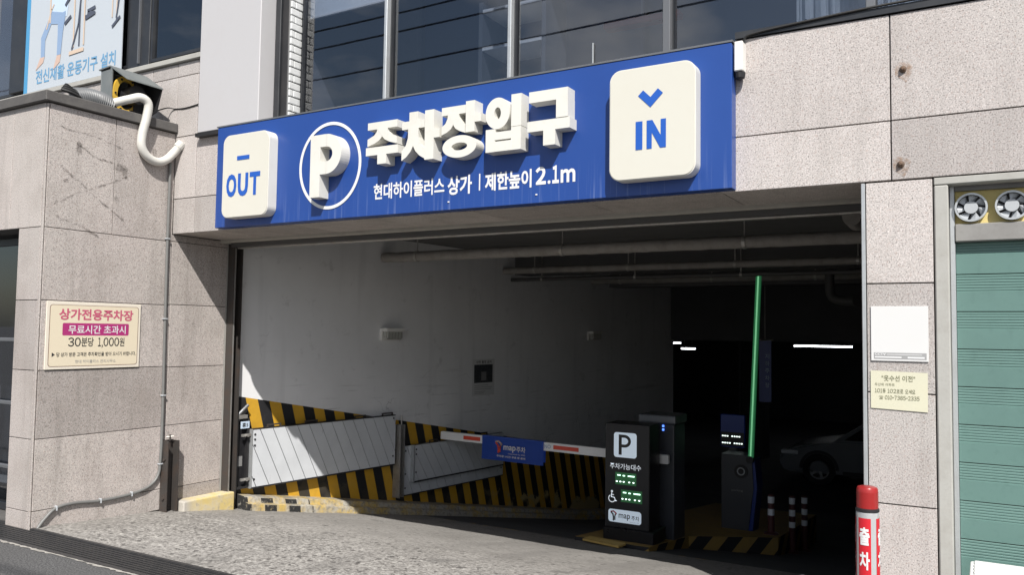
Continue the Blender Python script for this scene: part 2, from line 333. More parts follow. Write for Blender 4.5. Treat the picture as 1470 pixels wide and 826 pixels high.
def lathe(bm, c, prof, n=28):
    c = Vector(c); rows = []
    for r, z in prof: rows.append([bm.verts.new(c+Vector((r*math.cos(2*math.pi*i/n), r*math.sin(2*math.pi*i/n), z))) for i in range(n)])
    for a, b in zip(rows, rows[1:]):
        for i in range(n): bm.faces.new((a[i], a[(i+1) % n], b[(i+1) % n], b[i]))
    bm.faces.new(rows[0][::-1]); bm.faces.new(rows[-1]); return bm
def smooth_path(pts, k=8):
    P = [Vector(p) for p in pts]; P = [P[0]*2-P[1]]+P+[P[-1]*2-P[-2]]; out = []
    for i in range(1, len(P)-2):
        a, b, c, d = P[i-1:i+3]
        for j in range(k):
            t = j/k; out.append(.5*((2*b)+(c-a)*t+(2*a-5*b+4*c-d)*t*t+(3*b-a-3*c+d)*t**3))
    out.append(P[-2]); return out
def tube(bm, pts, r, n=10, k=8, ridge=0.):
    P = smooth_path(pts, k) if k else [Vector(p) for p in pts]; rows = []; up = None
    for i, p in enumerate(P):
        d = (P[min(i+1, len(P)-1)]-P[max(i-1, 0)]).normalized()
        if up is None: up = d.orthogonal().normalized()
        up = (up-d*up.dot(d)).normalized(); sd = d.cross(up)
        rr = r*(1+(ridge if i % 2 else 0))
        rows.append([bm.verts.new(p+(up*math.cos(2*math.pi*j/n)+sd*math.sin(2*math.pi*j/n))*rr) for j in range(n)])
    for a, b in zip(rows, rows[1:]):
        for j in range(n): bm.faces.new((a[j], a[(j+1) % n], b[(j+1) % n], b[j]))
    bm.faces.new(rows[0][::-1]); bm.faces.new(rows[-1]); return bm
def rrect(w_, h_, r, n=6, cx=0., cz=0.):
    out = []
    for sx, sz, a0 in ((1, 1, 0), (-1, 1, 90), (-1, -1, 180), (1, -1, 270)):
        for i in range(n+1):
            a = R(a0+90*i/n); out.append((cx+sx*(w_/2-r)+r*math.cos(a), cz+sz*(h_/2-r)+r*math.sin(a)))
    return out
def clip(poly, x0, x1, z0, z1):
    def cut(P, ax, lim, sgn):
        out = []
        for i in range(len(P)):
            a, b = P[i-1], P[i]; ia, ib = sgn*(a[ax]-lim) >= 0, sgn*(b[ax]-lim) >= 0
            if ia != ib:
                t = (lim-a[ax])/(b[ax]-a[ax]); out.append((a[0]+(b[0]-a[0])*t, a[1]+(b[1]-a[1])*t))
            if ib: out.append(b)
        return out
    for ax, lim, s in ((0, x0, 1), (0, x1, -1), (1, z0, 1), (1, z1, -1)):
        if poly: poly = cut(poly, ax, lim, s)
    return poly
def wloc(o):
    v = Vector((0, 0, 0))
    while o: v += o.location; o = o.parent
    return v
def mesh_obj(name, bm, mat, parent=None, loc=None, smooth=False):
    off = wloc(parent) if parent else Vector(loc or (0, 0, 0))
    bmesh.ops.recalc_face_normals(bm, faces=bm.faces[:])
    bmesh.ops.translate(bm, verts=bm.verts[:], vec=-off)
    me = bpy.data.meshes.new(name); bm.to_mesh(me); bm.free()
    me.materials.append(M[mat] if isinstance(mat, str) else mat)
    if smooth:
        me.shade_smooth()
        try: me.set_sharp_from_angle(angle=R(38))
        except Exception: pass
    o = bpy.data.objects.new(name, me); COL.objects.link(o)
    if parent: o.parent = parent
    else: o.location = off
    return o
part = mesh_obj
def tag(o, label=None, cat=None, group=None, kind=None):
    if label: o['label'] = label
    if cat: o['category'] = cat
    if group: o['group'] = group
    if kind: o['kind'] = kind
    return o
def thing(name, label, cat, loc=(0, 0, 0), group=None):
    o = bpy.data.objects.new(name, None); o.empty_display_size = .1; COL.objects.link(o); o.location = loc
    return tag(o, label, cat, group)
def solo(name, bm, mat, label, cat, loc=(0, 0, 0), group=None, smooth=False):
    return tag(mesh_obj(name, bm, mat, None, loc, smooth), label, cat, group)
def struct(name, bm, mat, smooth=False): return tag(mesh_obj(name, bm, mat, smooth=smooth), kind='structure')
def copy_tree(o, delta, parent=None):
    c = o.copy(); COL.objects.link(c)
    if parent: c.parent = parent
    else: c.location = o.location+Vector(delta)
    for ch in o.children: copy_tree(ch, delta, c)
    return c
X, Y, Z = Vector((1, 0, 0)), Vector((0, 1, 0)), Vector((0, 0, 1))
_tc = {}
def glyphs(body, bold):
    key = (body, bold)
    if key not in _tc:
        c = bpy.data.curves.new('t', 'FONT'); c.body = body; c.offset = bold; c.resolution_u = 3; c.size = 1
        o = bpy.data.objects.new('t', c); COL.objects.link(o)
        me = bpy.data.meshes.new_from_object(o.evaluated_get(bpy.context.evaluated_depsgraph_get()))
        V = [(v.co.x, v.co.y) for v in me.vertices]; F = [tuple(p.vertices) for p in me.polygons]
        bpy.data.objects.remove(o); bpy.data.curves.remove(c); bpy.data.meshes.remove(me)
        _tc[key] = (V, F)
    return _tc[key]
def text_bm(body, o, u, v, w_, h_, bold=0., fn=None):
    """lettering fitted to the rectangle o + [0..w]*u + [0..h]*v"""
    V, F = glyphs(body, bold); xs = [a for a, b in V]; ys = [b for a, b in V]
    x0, x1, y0, y1 = min(xs), max(xs), min(ys), max(ys); o, u, v = Vector(o), Vector(u), Vector(v)
    bm = newbm(); vs = []
    if fn:
        for a, b in V: vs.append(bm.verts.new(((a-x0)/(x1-x0)*w_, (b-y0)/(y1-y0)*h_, 0)))
        for f in F:
            try: bm.faces.new([vs[i] for i in f])
            except ValueError: pass
        bmesh.ops.triangulate(bm, faces=bm.faces[:])
        for _ in range(3):
            le = [e for e in bm.edges if abs(e.verts[0].co.x-e.verts[1].co.x) > .006]
            if le: bmesh.ops.subdivide_edges(bm, edges=le, cuts=1); bmesh.ops.triangulate(bm, faces=bm.faces[:])
        for v_ in bm.verts: v_.co = fn(v_.co.x, v_.co.y)
        return bm
    for a, b in V:
        p, q = (a-x0)/(x1-x0)*w_, (b-y0)/(y1-y0)*h_
        vs.append(bm.verts.new(fn(p, q) if fn else o+u*p+v*q))
    for f in F:
        try: bm.faces.new([vs[i] for i in f])
        except ValueError: pass
    return bm
def text(body, mat, parent, o, u, v, w_, h_, bold=0., name='lettering', fn=None):
    return part(name, text_bm(body, o, u, v, w_, h_, bold, fn), mat, parent)
def letter_row(body, mat, parent, o, u, v, w_, h_, bold=.02, name='letter', gap=.10):
    """condensed lettering: every character fitted to its own cell"""
    rel = {'1': .62, ',': .28, '.': .28, 'I': .36, 'm': 1.35, ' ': .4, '-': .6}
    tot = sum(rel.get(c, 1) for c in body)+gap*(len(body)-1); k = w_/tot; a = 0.; o, u, v = Vector(o), Vector(u), Vector(v)
    for c in body:
        cw = rel.get(c, 1)*k
        if c != ' ':
            g = chr(ord(c)+0xFEE0) if 33 <= ord(c) < 127 else c
            z0, hh = (0., h_)
            if c == '.': hh = h_*.2
            if c == ',': z0, hh = -h_*.16, h_*.34
            if c == 'm': hh = h_*.74
            if c == '-': z0, hh = h_*.42, h_*.16
            if c == 'I': part(name, poly_flat(newbm(), [(0, 0), (cw, 0), (cw, h_), (0, h_)], o+u*a, u, v), mat, parent)
            elif c == 'N': part(name, poly_flat(newbm(), [(cw*p_, h_*q_) for p_, q_ in ((0, 0), (.27, 0), (.27, .56), (.70, 0), (1, 0), (1, 1), (.73, 1), (.73, .44), (.30, 1), (0, 1))], o+u*a, u, v), mat, parent)
            else: text(g, mat, parent, o+u*a+v*z0, u, v, cw, hh, bold, name)
        a += cw+gap*k
def poly_flat(bm, pts, o, u, v):
    o, u, v = Vector(o), Vector(u), Vector(v); bm.faces.new([bm.verts.new(o+u*a+v*b) for a, b in pts]); return bm
def disc_pts(cx, cz, r, n=20, rz=None): return [(cx+r*math.cos(2*math.pi*i/n), cz+(rz or r)*math.sin(2*math.pi*i/n)) for i in range(n)]

FY = [-400, -1.16, -.07, .45, .95, 7.3, 8.6, 400]; FZ = [0, 0, -.06, -.125, -.215, -1.405, -1.56, -1.56]
def fz(y):
    for i in range(len(FY)-1):
        if y <= FY[i+1]: t = (y-FY[i])/(FY[i+1]-FY[i]); return FZ[i]+(FZ[i+1]-FZ[i])*t
def fzs(y): return sum(fz(y+d) for d in (-.3, -.15, 0, .15, .3))/5 if y > -.9 else fz(y)
WD = Vector((.1289, .9916, 0)); WN = Vector((.9916, -.1289, 0)); W0 = Vector((-6.53, .8, 0))
def W(s, o, z): return W0+WD*s+WN*o+Z*z
XL = -6.53      # plane of the porch side and of the left jamb
XR = -.575      # right edge of the opening

# ================================================================== ground
gy0, gx0, gx1, gy1 = -1.49, -16., 6., 28.
bm = newbm(); S = 900
V = [bm.verts.new(p) for p in ((-S, -S, 0), (S, -S, 0), (S, S, 0), (-S, S, 0), (gx0, gy0, 0), (gx1, gy0, 0), (gx1, gy1, 0), (gx0, gy1, 0))]
for f in ((0, 1, 5, 4), (1, 2, 6, 5), (2, 3, 7, 6), (3, 0, 4, 7)): bm.faces.new([V[i] for i in f])
struct('road', bm, 'asphalt')
def drive(x0, x1, y0, y1, nx, ny, amp):
    bm = newbm(); g = []
    for j in range(ny+1):
        y = y0+(y1-y0)*j/ny; row = []
        for i in range(nx+1):
            x = x0+(x1-x0)*i/nx; z = fzs(y)
            if amp and y > -1.1: z += amp*(noise.noise((x*3, y*3, 0))*1.2+noise.noise((x*16, y*16, 3))*.8)
            row.append(bm.verts.new((x, y, z)))
        g.append(row)
    for j in range(ny):
        for i in range(nx): bm.faces.new((g[j][i], g[j][i+1], g[j+1][i+1], g[j+1][i]))
    return bm
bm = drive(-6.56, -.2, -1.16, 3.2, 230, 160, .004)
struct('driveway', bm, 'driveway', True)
struct('pavement', drive(-.2, 6, -1.16, .0, 10, 8, 0), 'driveway')
t_ = newbm(); 
for (a, b, c, d) in ((-6.8, .2, 3.2, 10.3), (-16, 6, 10.3, 28)):
    ny = 30; rows = []
    for j in range(ny+1):
        y = c+(d-c)*j/ny; rows.append((t_.verts.new((a, y, fzs(y))), t_.verts.new((b, y, fzs(y)))))
    for j in range(ny): t_.faces.new((rows[j][0], rows[j][1], rows[j+1][1], rows[j+1][0]))
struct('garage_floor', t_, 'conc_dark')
# trench drain along the kerb line
dr = thing('trench_drain', 'black slotted steel drain grate running across the mouth of the driveway', 'drain', (-3, -1.32, 0))
bm = newbm(); box(bm, -16, 6, -1.49, -1.462, -.12, .004); box(bm, -16, 6, -1.188, -1.16, -.12, .004); box(bm, -16, 6, -1.462, -1.188, -.16, -.10); part('frame', bm, 'grate', dr)
bm = newbm()
for k in range(9): yy = -1.455+k*.0325; box(bm, -16, 6, yy, yy+.013, -.05, -.001)
x = -9.0
while x < 3: box(bm, x, x+.010, -1.461, -1.189, -.06, -.016); x += .05
tag(part('bars', bm, 'grate', dr), kind='stuff')
bm = newbm(); x = -12.
pts = []
while x < 6: pts.append((x, -1.494-.010*random.random(), -1.512-.022*random.random()**2)); x += .035
a = [bm.verts.new((p[0], p[1], .004)) for p in pts]; b = [bm.verts.new((p[0], p[2], .004)) for p in pts]
for i in range(len(pts)-1): bm.faces.new((a[i], a[i+1], b[i+1], b[i]))
struct('road_edge', bm, 'edge_strip')

# ================================================================== main building
bd = thing('commercial_building', 'granite clad commercial building with dark upper windows over the garage mouth', 'building', (-3, 0, 0))
def panels(name, parent, xs, zs, y, mat, skip=(), th=.03, gap=.0035):
    for i in range(len(xs)-1):
        for j in range(len(zs)-1):
            if (i, j) in skip: continue
            dy = random.uniform(-.0012, .0012)
            part(name, bx(xs[i]+gap, xs[i+1]-gap, y+dy, y+th, zs[j]+gap, zs[j+1]-gap, bev=.002), mat, parent)
# core wall behind the cladding
core = newbm()
box(core, XL-.4, 6, .03, .35, 2.50, 3.40); box(core, XR+.004, -.232, .03, .35, -.4, 2.50)
box(core, -9.9, XL-.004, .03, .35, 2.4, 4.085); box(core, XL-.4, -6.1, .034, .35, 3.40, 4.084)
wall = part('core_wall', core, 'backing', bd)
panels('granite_panel', wall, [-1.40, -.44, .46, 1.36, 2.26, 3.2], [2.470, 2.806, 3.41], 0, 'granite')
panels('granite_panel', wall, [XR, -.237], [-.2, .095, .695, 1.298, 1.898, 2.466], 0, 'granite')
panels('granite_panel', wall, [XL, -6.234, -5.7], [2.470, 2.797, 3.38, 3.954, 4.085], 0, 'granite', skip=((1, 2), (1, 3)))
panels('granite_panel', wall, [-9.8, -8.75, -7.85, -6.9, XL], [3.38, 3.954, 4.085], 0, 'granite')
part('corner_trim', bx(XR-.022, XR-.001, -.004, .10, -.2, 2.464, bev=.003), 'alu', bd)
part('sill_flashing', bx(-1.30, 4, -.012, .1, 3.414, 3.455), 'dark_frame', bd)
# soffit over the entrance
sof = part('soffit_slab', bx(XL-.1, -.3, .034, .70, 2.505, 2.56), 'backing', bd)
xs = [XL]+[XL+.62+i*.905 for i in range(7)]
xs = [v for v in xs if v < XR]+[XR+.0]
for a, b in zip(xs, xs[1:]): part('soffit_panel', bx(a+.003, b-.003, .004, .545, 2.472+random.uniform(0, .002), 2.50, bev=.002), 'granite_soffit', sof)
part('lintel', bx(XL, XR, .55, .735, 2.445, 2.52, bev=.004), 'lintel', bd)
# left jamb, lining up with the porch side
jam = part('jamb', bx(XL-.35, XL-.03, .03, .80, -.4, 2.50), 'backing', bd)
zs = [-.15, .12, .70, 1.235, 1.815, 2.404, 2.468]
for a, b in zip(zs, zs[1:]): part('granite_panel', bx(XL-.03, XL, .006, .64, a+.003, b-.003, bev=.002), 'granite_porch', jam)
part('jamb_plaster', bx(XL-.03, XL-.004, .643, .80, -.3, 2.468), 'concrete_frame', jam)
# anchor bolts with rust
for (bx_, bz) in ((-.375, 3.085), (-.392, 2.555)):
    bo = part('anchor_bolt', lathe(newbm(), (0, 0, 0), [(.018, 0), (.02, .006), (.014, .012), (.006, .026)], 10), 'rust_bolt', bd)
    bo.rotation_euler = (R(90), 0, 0); bo.location = Vector((bx_, -.001, bz))-wloc(bd)
    for v in bo.data.vertices: v.co += wloc(bd)
    q = [(-.04, .03), (-.02, .045), (.02, .04), (.05, .015), (.04, -.03), (.015, -.075), (-.01, -.05), (-.04, -.03)]
    part('rust_stain', poly_flat(newbm(), q, (bx_, -.0022, bz), X, Z), 'rust_run', bd)
# upper storey: floor slab, office room, columns, window wall
rm = newbm()
box(rm, -15.9, 5.9, .36, 6.4, 3.05, 3.3); part('floor_slab', rm, 'room_floor', bd)
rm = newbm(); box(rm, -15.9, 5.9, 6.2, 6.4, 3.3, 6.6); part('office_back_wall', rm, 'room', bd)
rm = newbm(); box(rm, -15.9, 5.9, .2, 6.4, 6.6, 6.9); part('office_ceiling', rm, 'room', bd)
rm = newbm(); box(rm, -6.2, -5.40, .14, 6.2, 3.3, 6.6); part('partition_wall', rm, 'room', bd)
rm = newbm(); box(rm, -15.9, 5.9, -.02, .2, 6.2, 7.4); part('parapet', rm, 'white_clad', bd)
rm = newbm(); box(rm, -16, -15.7, -.02, 28, -.1, 7.0); box(rm, 5.7, 6.0, -.02, 28, -.1, 7.0); box(rm, -15.7, 5.7, 27.7, 28, -2, 7.0); box(rm, -15.7, 5.7, .2, 27.7, 7.0, 7.2); box(rm, -15.7, -9.9, .0, .3, -.1, 6.2); part('outer_wall', rm, 'white_clad', bd)
part('white_column', bx(-6.169, -5.391, -.05, .128, 3.372, 6.2, bev=.006), 'white_clad', bd)
part('column_base_plate', bx(-6.185, -5.38, -.06, .128, 3.335, 3.369), 'black_plate', bd)
part('window_jamb', bx(-5.389, -5.325, .115, .28, 3.3, 6.2, bev=.004), 'dark_frame', bd)
part('window_jamb', bx(-5.323, -5.245, .135, .28, 3.3, 6.2, bev=.004), 'black_plate', bd)
bp = part('brick_reveal', bx(-5.243, -5.238, .138, .275, 3.3, 6.2), 'mortar', bd)
bz = 3.31; k = 0
while bz < 6.1:
    sp = ((.140, .272),) if k % 2 == 0 else ((.140, .182), (.188, .272))
    for a, b in sp: part('brick', bx(-5.238, -5.218+random.uniform(-.003, .003), a, b, bz, bz+.058, bev=.006, seg=2), 'brick', bp)
    bz += .066; k += 1
def window(x0, x1, z0, z1, y, fr=.03, mat='dark_frame', gl='glass'):
    wn = part('window', newbm_frame(x0, x1, z0, z1, y-.03, y+.03, fr), mat, bd)
    part('pane', bx(x0+fr-.004, x1-fr+.004, y-.004, y+.004, z0+fr-.004, z1-fr+.004), gl, wn)
    return wn
def newbm_frame(x0, x1, z0, z1, y0, y1, f):
    bm = newbm(); box(bm, x0, x1, y0, y1, z0, z0+f); box(bm, x0, x1, y0, y1, z1-f, z1); box(bm, x0, x0+f, y0, y1, z0+f, z1-f); box(bm, x1-f, x1, y0, y1, z0+f, z1-f); return bm
mull = [-5.212, -4.215, -3.035, -1.815, -.56, .7, 2.0, 4.0]
for a, b in zip(mull, mull[1:]): window(a+.0165, b-.0165, 3.36, 6.18, .28, .012)
part('window_sill', bx(-5.215, 5, .02, .245, 3.30, 3.40, bev=.004), 'grey_alu', bd)
for i, mxx in enumerate(mull[1:-1]): part('mullion', bx(mxx-(.015 if i < 2 else .026), mxx+(.015 if i < 2 else .026),   .20, .29, 3.402, 6.19, bev=.004), 'alu' if i < 2 else 'grey_alu', bd)
for z0, z1 in ((3.37, 3.6),): part('mullion', bx(-2.38, -2.372, .255, .27, 3.402, 3.66), 'alu', bd)
# left windows above the porch
for a, b in ((-11.6, -9.36), (-9.34, -7.34), (-7.0, -6.09)): window(a, b, 4.18, 6.18, .06, .03)
part('window_jamb', bx(-7.335, -7.005, .02, .12, 4.14, 6.18, bev=.005), 'dark_frame', bd)
part('mullion', bx(-7.16, -7.145, .0, .02, 4.19, 6.18), 'grey_alu', bd)
part('mullion', bx(-9.42, -9.09, -.01, .1, 4.19, 6.18, bev=.005), 'dark_frame', bd)
part('window_sill', bx(-11.6, -6.08, -.03, .1, 4.09, 4.14, bev=.005), 'concrete_frame', bd)
rb = thing('roller_blind', 'white roller blind half lowered behind the upper window beside the bricks', 'blind', (-4.6, .3, 4.26))
part('fabric', bx(-5.37, -4.30, .396, .400, 4.43, 6.1), 'blind', rb); part('bottom_bar', bx(-5.375, -4.295, .388, .408, 4.405, 4.428, bev=.004), 'white_plastic', rb)
cu = newbm(); pp = []
for i in range(61): xx = -1.02+i*.011; pp.append((xx,   .42+.018*math.sin(i*.9)+.01*math.sin(i*2.3)))
A = [cu.verts.new((a+ (.04*(i/60)), b, 3.60+.02*math.sin(i*.35))) for i, (a, b) in enumerate(pp)]; B = [cu.verts.new((a, b, 5.6)) for a, b in pp]
for i in range(60): cu.faces.new((A[i], A[i+1], B[i+1], B[i]))
bmesh.ops.solidify(cu, geom=cu.faces[:], thickness=.004)
solo('curtain', cu, 'blind', 'pale gathered curtain behind the upper window right of the sign', 'curtain', (-.7, .3, 3.6), smooth=True)
M['tone_beige'] = m_paint('beige_tone_panel', (.16, .15, .15), .8, .4, (.09, .085, .09), 2); M['tone_navy'] = m_paint('navy_tone_panel', (.03, .045, .09), .6, .3, (.06, .07, .1), 2); M['tone_grey'] = m_paint('grey_tone_panel', (.10, .105, .12), .8, .3, (.1, .1, .12), 2)
for x0, x1, mt, dy in ((-7.2, -5.05, 'tone_beige', 0), (-5.04, -4.3, 'tone_navy', .1), (-4.29, -3.45, 'tone_grey', .3), (-3.44, -2.6, 'tone_navy', .05), (-2.59, -1.1, 'tone_grey', .2), (-1.0, 1.4, 'tone_navy', .2)): part('added_tone_panel', bx(x0, x1, 1.75+dy, 1.80+dy, 3.3, 6.2), mt, bd)  # panels added behind the glass; their tones vary the brightness of the panes
# vague office furniture seen through the tinted panes
fur = thing('office_shelf', 'dim grey shelf unit behind the upper window over the big letters', 'shelf', (-3.5, 1.3, 3.3))
for xx in (-3.95, -3.30): part('upright', bx(xx, xx+.04, 1.2, 1.6, 3.3, 4.6), 'grey_alu', fur)
for zz in (3.45, 3.8, 4.15, 4.5): part('shelf_board', bx(-3.91, -3.30, 1.2, 1.6, zz, zz+.03), 'white_plastic', fur)
fur = thing('hanging_lamp', 'reddish hanging lamp bar behind the upper window', 'lamp', (-2.5, 1.6, 4.9))
part('bar', bx(-2.9, -2.2, 1.6, 1.72, 4.30, 4.36, bev=.01), 'red_lens', fur); part('rod', bx(-2.56, -2.54, 1.65, 1.67, 4.36, 6.6), 'grey_alu', fur)

# ================================================================== entrance porch on the left
po = thing('granite_porch', 'granite clad porch block with dark doorway left of the garage mouth', 'porch', (-8, -.6, 0))
c = newbm(); box(c, -6.862, XL-.03, -1.17, -.004, -.1, 3.40); box(c, -11.5, -6.862, -1.17, -.004, 2.40, 3.40); box(c, -11.5, -11.2, -1.17, -.004, -.1, 2.40)
pw = part('core_wall', c, 'backing', po)
def side_panel(y0, y1, z0, z1): part('granite_panel', bx(XL-.03, XL+random.uniform(-.001, .001), y0+.003, y1-.003, z0+.003, z1-.003, bev=.002), 'granite_porch', pw)
zs = [-.06, .13, .697, 1.243, 1.808, 2.40]
for a, b in zip(zs, zs[1:]): side_panel(-1.185, .003, a, b)
side_panel(-1.185, -.60, 2.40, 3.415); side_panel(-.60, .003, 2.40, 3.415)
for a, b in zip(zs, zs[1:]): part('granite_panel', bx(-6.87, XL-.033, -1.2, -1.17, a+.003, b-.003, bev=.002), 'granite_porch', pw)
for a, b in ((-7.02, XL-.033), (-7.95, -7.02), (-8.9, -7.95), (-9.85, -8.9), (-10.8, -9.85)): part('granite_panel', bx(a+.003, b-.003, -1.2, -1.17, 2.403, 3.415, bev=.002), 'granite_porch', pw)
part('corner_trim', bx(XL-.03, XL-.001, -1.200, -1.188, -.02, 3.41, bev=.003), 'granite_porch', po)
cp = newbm(); box(cp, -11.5, XL+.035, -1.24, -.002, 3.42, 3.505); part('coping', (bmesh.ops.bevel(cp, geom=cp.edges[:], offset=.006, segments=1, affect='EDGES'), cp)[1], 'cap', po)
# door in the porch
dd = part('door', newbm_frame(-8.5, -6.90, .02, 2.36, -.98, -.92, .055), 'dark_frame', po)
part('pane', bx(-8.446, -6.954, -.955, -.945, .076, 2.306), 'glass_dark', dd)
for zz in (.38, .92, 1.46): part('push_bar', bx(-8.44, -6.95, -1.02, -.99, zz, zz+.035, bev=.006), 'grey_alu', dd)
part('threshold', bx(-11.2, -6.872, -1.16, -.3, -.05, .012), 'cap', po)
part('inner_wall', bx(-11.2, -6.9, -.06, -.01, .012, 2.39), 'room', po)
# adhesive smears on the porch side
def smear(pts, wd):
    bm = newbm(); fine = []
    for (a, b), (c_, d) in zip(pts, pts[1:]):
        for k in range(9): t_ = k/9; fine.append((a+(c_-a)*t_+random.gauss(0, .004), b+(d-b)*t_+random.gauss(0, .004)))
    for q, e in zip(fine, fine[1:]):
        if random.random() < .16: continue
        for q2 in ribbon([q, e], wd*random.uniform(.25, 1.25)): poly_flat(bm, q2, (XL+.0022, 0, 0), Y, Z)
    tag(part('adhesive_mark', bm, 'smear', pw), kind='stuff')
smear([(-1.08, 2.92), (-.88, 2.78), (-.70, 2.66), (-.45, 2.50)], .018); smear([(-1.12, 2.60), (-.86, 2.74), (-.60, 2.86), (-.47, 2.93)], .016)
smear([(-1.12, 3.24), (-.8, 3.22), (-.5, 3.16)], .016); smear([(-1.1, 2.50), (-.9, 2.44), (-.7, 2.36)], .016); smear([(-.95, 3.13), (-.78, 3.04), (-.58, 3.02)], .014)
for (yy, zz, r1, r2) in ((-.93, 3.08, .022, .05), (-.93, 3.12, .03, .03), (-.55, 3.0, .05, .04), (-.50, 2.97, .03, .06), (-.22, 3.19, .02, .045), (-1.03, 2.80, .025, .02), (-.58, 2.72, .02, .03)):
    bm = newbm(); poly_flat(bm, [(yy+math.cos(a)*r1*random.uniform(.6, 1.3), zz+math.sin(a)*r2*random.uniform(.6, 1.3)) for a in [k*.45 for k in range(14)]], (XL+.003, 0, 0), Y, Z); tag(part('adhesive_mark', bm, 'smear', pw), kind='stuff')

# ================================================================== the blue sign
sg = thing('parking_sign', 'long blue sign with raised cream letters over the garage mouth', 'sign', (-3.6, -.05, 2.48))
part('panel', bx(-5.83, -1.297, -.10, -.003, 2.478, 3.366, bev=.004), 'blue_sign', sg)
part('top_trim', bx(-5.84, -1.29, -.104, .05, 3.368, 3.380), 'grey_alu', sg)
SY = -.10
def lightbox(x0, x1, z0, z1, depth=.10):
    q = rrect(x1-x0, z1-z0, .075, 8); o = ((x0+x1)/2, SY-.0, (z0+z1)/2)
    b_ = part('light_box', prism(newbm(), q, (o[0], SY-.002, o[2]), X, Z, (0, -(depth-.008), 0)), 'cream_side', sg)
    part('face', prism(newbm(), rrect(x1-x0-.012, z1-z0-.012, .07, 8), (o[0], SY-depth+.006, o[2]), X, Z, (0, -.006, 0)), 'cream', b_)
    return b_
FYP = SY-.1025
lb = lightbox(-5.635, -5.083, 2.538, 3.25)
letter_row('OUT', 'blue_text', lb, (-5.578, FYP, 2.715), X, Z, .405, .195, .05, gap=.14)
part('dash_mark', bx(-5.455, -5.308, FYP-.001, FYP+.0005, 3.025, 3.06), 'blue_text', lb)
lb = lightbox(-2.047, -1.487, 2.560, 3.268)
letter_row('IN', 'blue_text', lb, (-1.868, FYP, 2.745), X, Z, .197, .178, .05, gap=.22)
bm = newbm(); poly_flat(bm, [(-1.853, 3.085), (-1.82, 3.117), (-1.772, 3.069), (-1.724, 3.117), (-1.691, 3.085), (-1.772, 3.004)], (0, FYP, 0), X, Z); part('arrow_mark', bm, 'blue_text', lb)
bm = newbm(); annulus(bm, (-4.50, 2.91), .328, .352, .303, .327, (0, SY-.003, 0), X, Z, (0, -.002, 0), 64); part('ring', bm, 'white_vinyl', sg)
def letter(x0, x1, z0, z1, strokes, rings=(), name='letter'):
    bm = newbm(); w_, h_ = x1-x0, z1-z0; i = 0
    for s in strokes:
        if len(s) == 4 and not isinstance(s[0], tuple): s = [(s[0], s[2]), (s[1], s[2]), (s[1], s[3]), (s[0], s[3])]
        dd_ = .105+i*.0009; i += 1
        prism(bm, [(x0+a*w_, z0+b*h_) for a, b in s], (0, SY+.001, 0), X, Z, (0, -dd_, 0))
    for (cx, cz, rx, rz, ix, iz) in rings:
        annulus(bm, (x0+cx*w_, z0+cz*h_), rx*w_, rz*h_, ix*w_, iz*h_, (0, SY+.001, 0), X, Z, (0, -.1045, 0), 40)
    return part(name, bm, 'cream_side', sg, smooth=False)
mir = lambda P, cx: [(2*cx-a, b) for a, b in P][::-1]
leg = [(.34, .84), (.33, .77), (.25, .69), (.04, .61), (.04, .44), (.27, .50), (.42, .57), (.50, .65), (.66, .84)]
letter(-4.04, -3.735, 2.848, 3.170, [(.04, .96, .83, 1.), leg, mir(leg, .5), (0, 1, .22, .41), (.37, .64, 0, .23)])
legL = [(.17, .70), (.165, .48), (.11, .33), (0, .23), (0, .03), (.13, .10), (.24, .20), (.31, .32), (.43, .70)]
letter(-3.70, -3.36, 2.840, 3.205, [(.19, .42, .80, 1.), (.0, .60, .66, .82), legL, mir(legL, .305), (.615, .85, 0, .99), (.84, 1.0, .42, .60)])
legJ = [(.16, .88), (.155, .78), (.10, .68), (0, .62), (0, .46), (.13, .50), (.24, .56), (.30, .64), (.43, .88)]
letter(-3.345, -3.01, 2.832, 3.200, [(0, .61, .84, 1.), legJ, mir(legJ, .3), (.62, .84, .46, 1.06), (.83, 1.0, .64, .80)], [(.46, .205, .43, .215, .20, .075)])
letter(-2.970, -2.69, 2.838, 3.203, [(.72, 1., .445, 1.05), (0, .27, 0, .435), (.725, 1.0, 0, .435), (.26, .73, .22, .37), (.26, .73, 0, .19)], [(.33, .73, .345, .30, .095, .115)])
letter(-2.640, -2.325, 2.842, 3.215, [(.03, .95, .80, 1.), (.68, .955, .475, .81), (0, 1., .27, .46), (.385, .665, 0, .28)])
arc = lambda cx, cz, rx, rz, a0, a1, n=14: [(cx+rx*math.cos(R(a0+(a1-a0)*i/n)), cz+rz*math.sin(R(a0+(a1-a0)*i/n))) for i in range(n+1)]
pb = newbm(); x0, z0, pw_, ph_ = -4.612, 2.642, .322, .495
P_ = lambda L_: [(x0+a*pw_, z0+b*ph_) for a, b in L_]
prism(pb, P_([(0, 0), (.32, 0), (.32, 1.0), (0, 1.0)]), (0, SY+.001, 0), X, Z, (0, -.105, 0))
annulus(pb, (x0+.52*pw_, z0+.68*ph_), .48*pw_, .32*ph_, .20*pw_, .12*ph_, (0, SY+.001, 0), X, Z, (0, -.1059, 0), 24, -math.pi/2, math.pi/2)
prism(pb, P_([(.31, .36), (.525, .36), (.525, .56), (.31, .56)]), (0, SY+.001, 0), X, Z, (0, -.1059, 0)); prism(pb, P_([(.31, .80), (.525, .80), (.525, 1.0), (.31, 1.0)]), (0, SY+.001, 0), X, Z, (0, -.1059, 0))
part('letter', pb, 'cream_side', sg)
TY = SY-.0025
text('현대하이플러스', 'white_vinyl', sg, (-4.043, TY, 2.600), X, Z, .66, .122, .022)
text('상가', 'white_vinyl', sg, (-3.355, TY, 2.585), X, Z, .21, .137, .03)
part('divider', bx(-3.085, -3.075, TY-.0005, TY+.001, 2.60, 2.72), 'white_vinyl', sg)
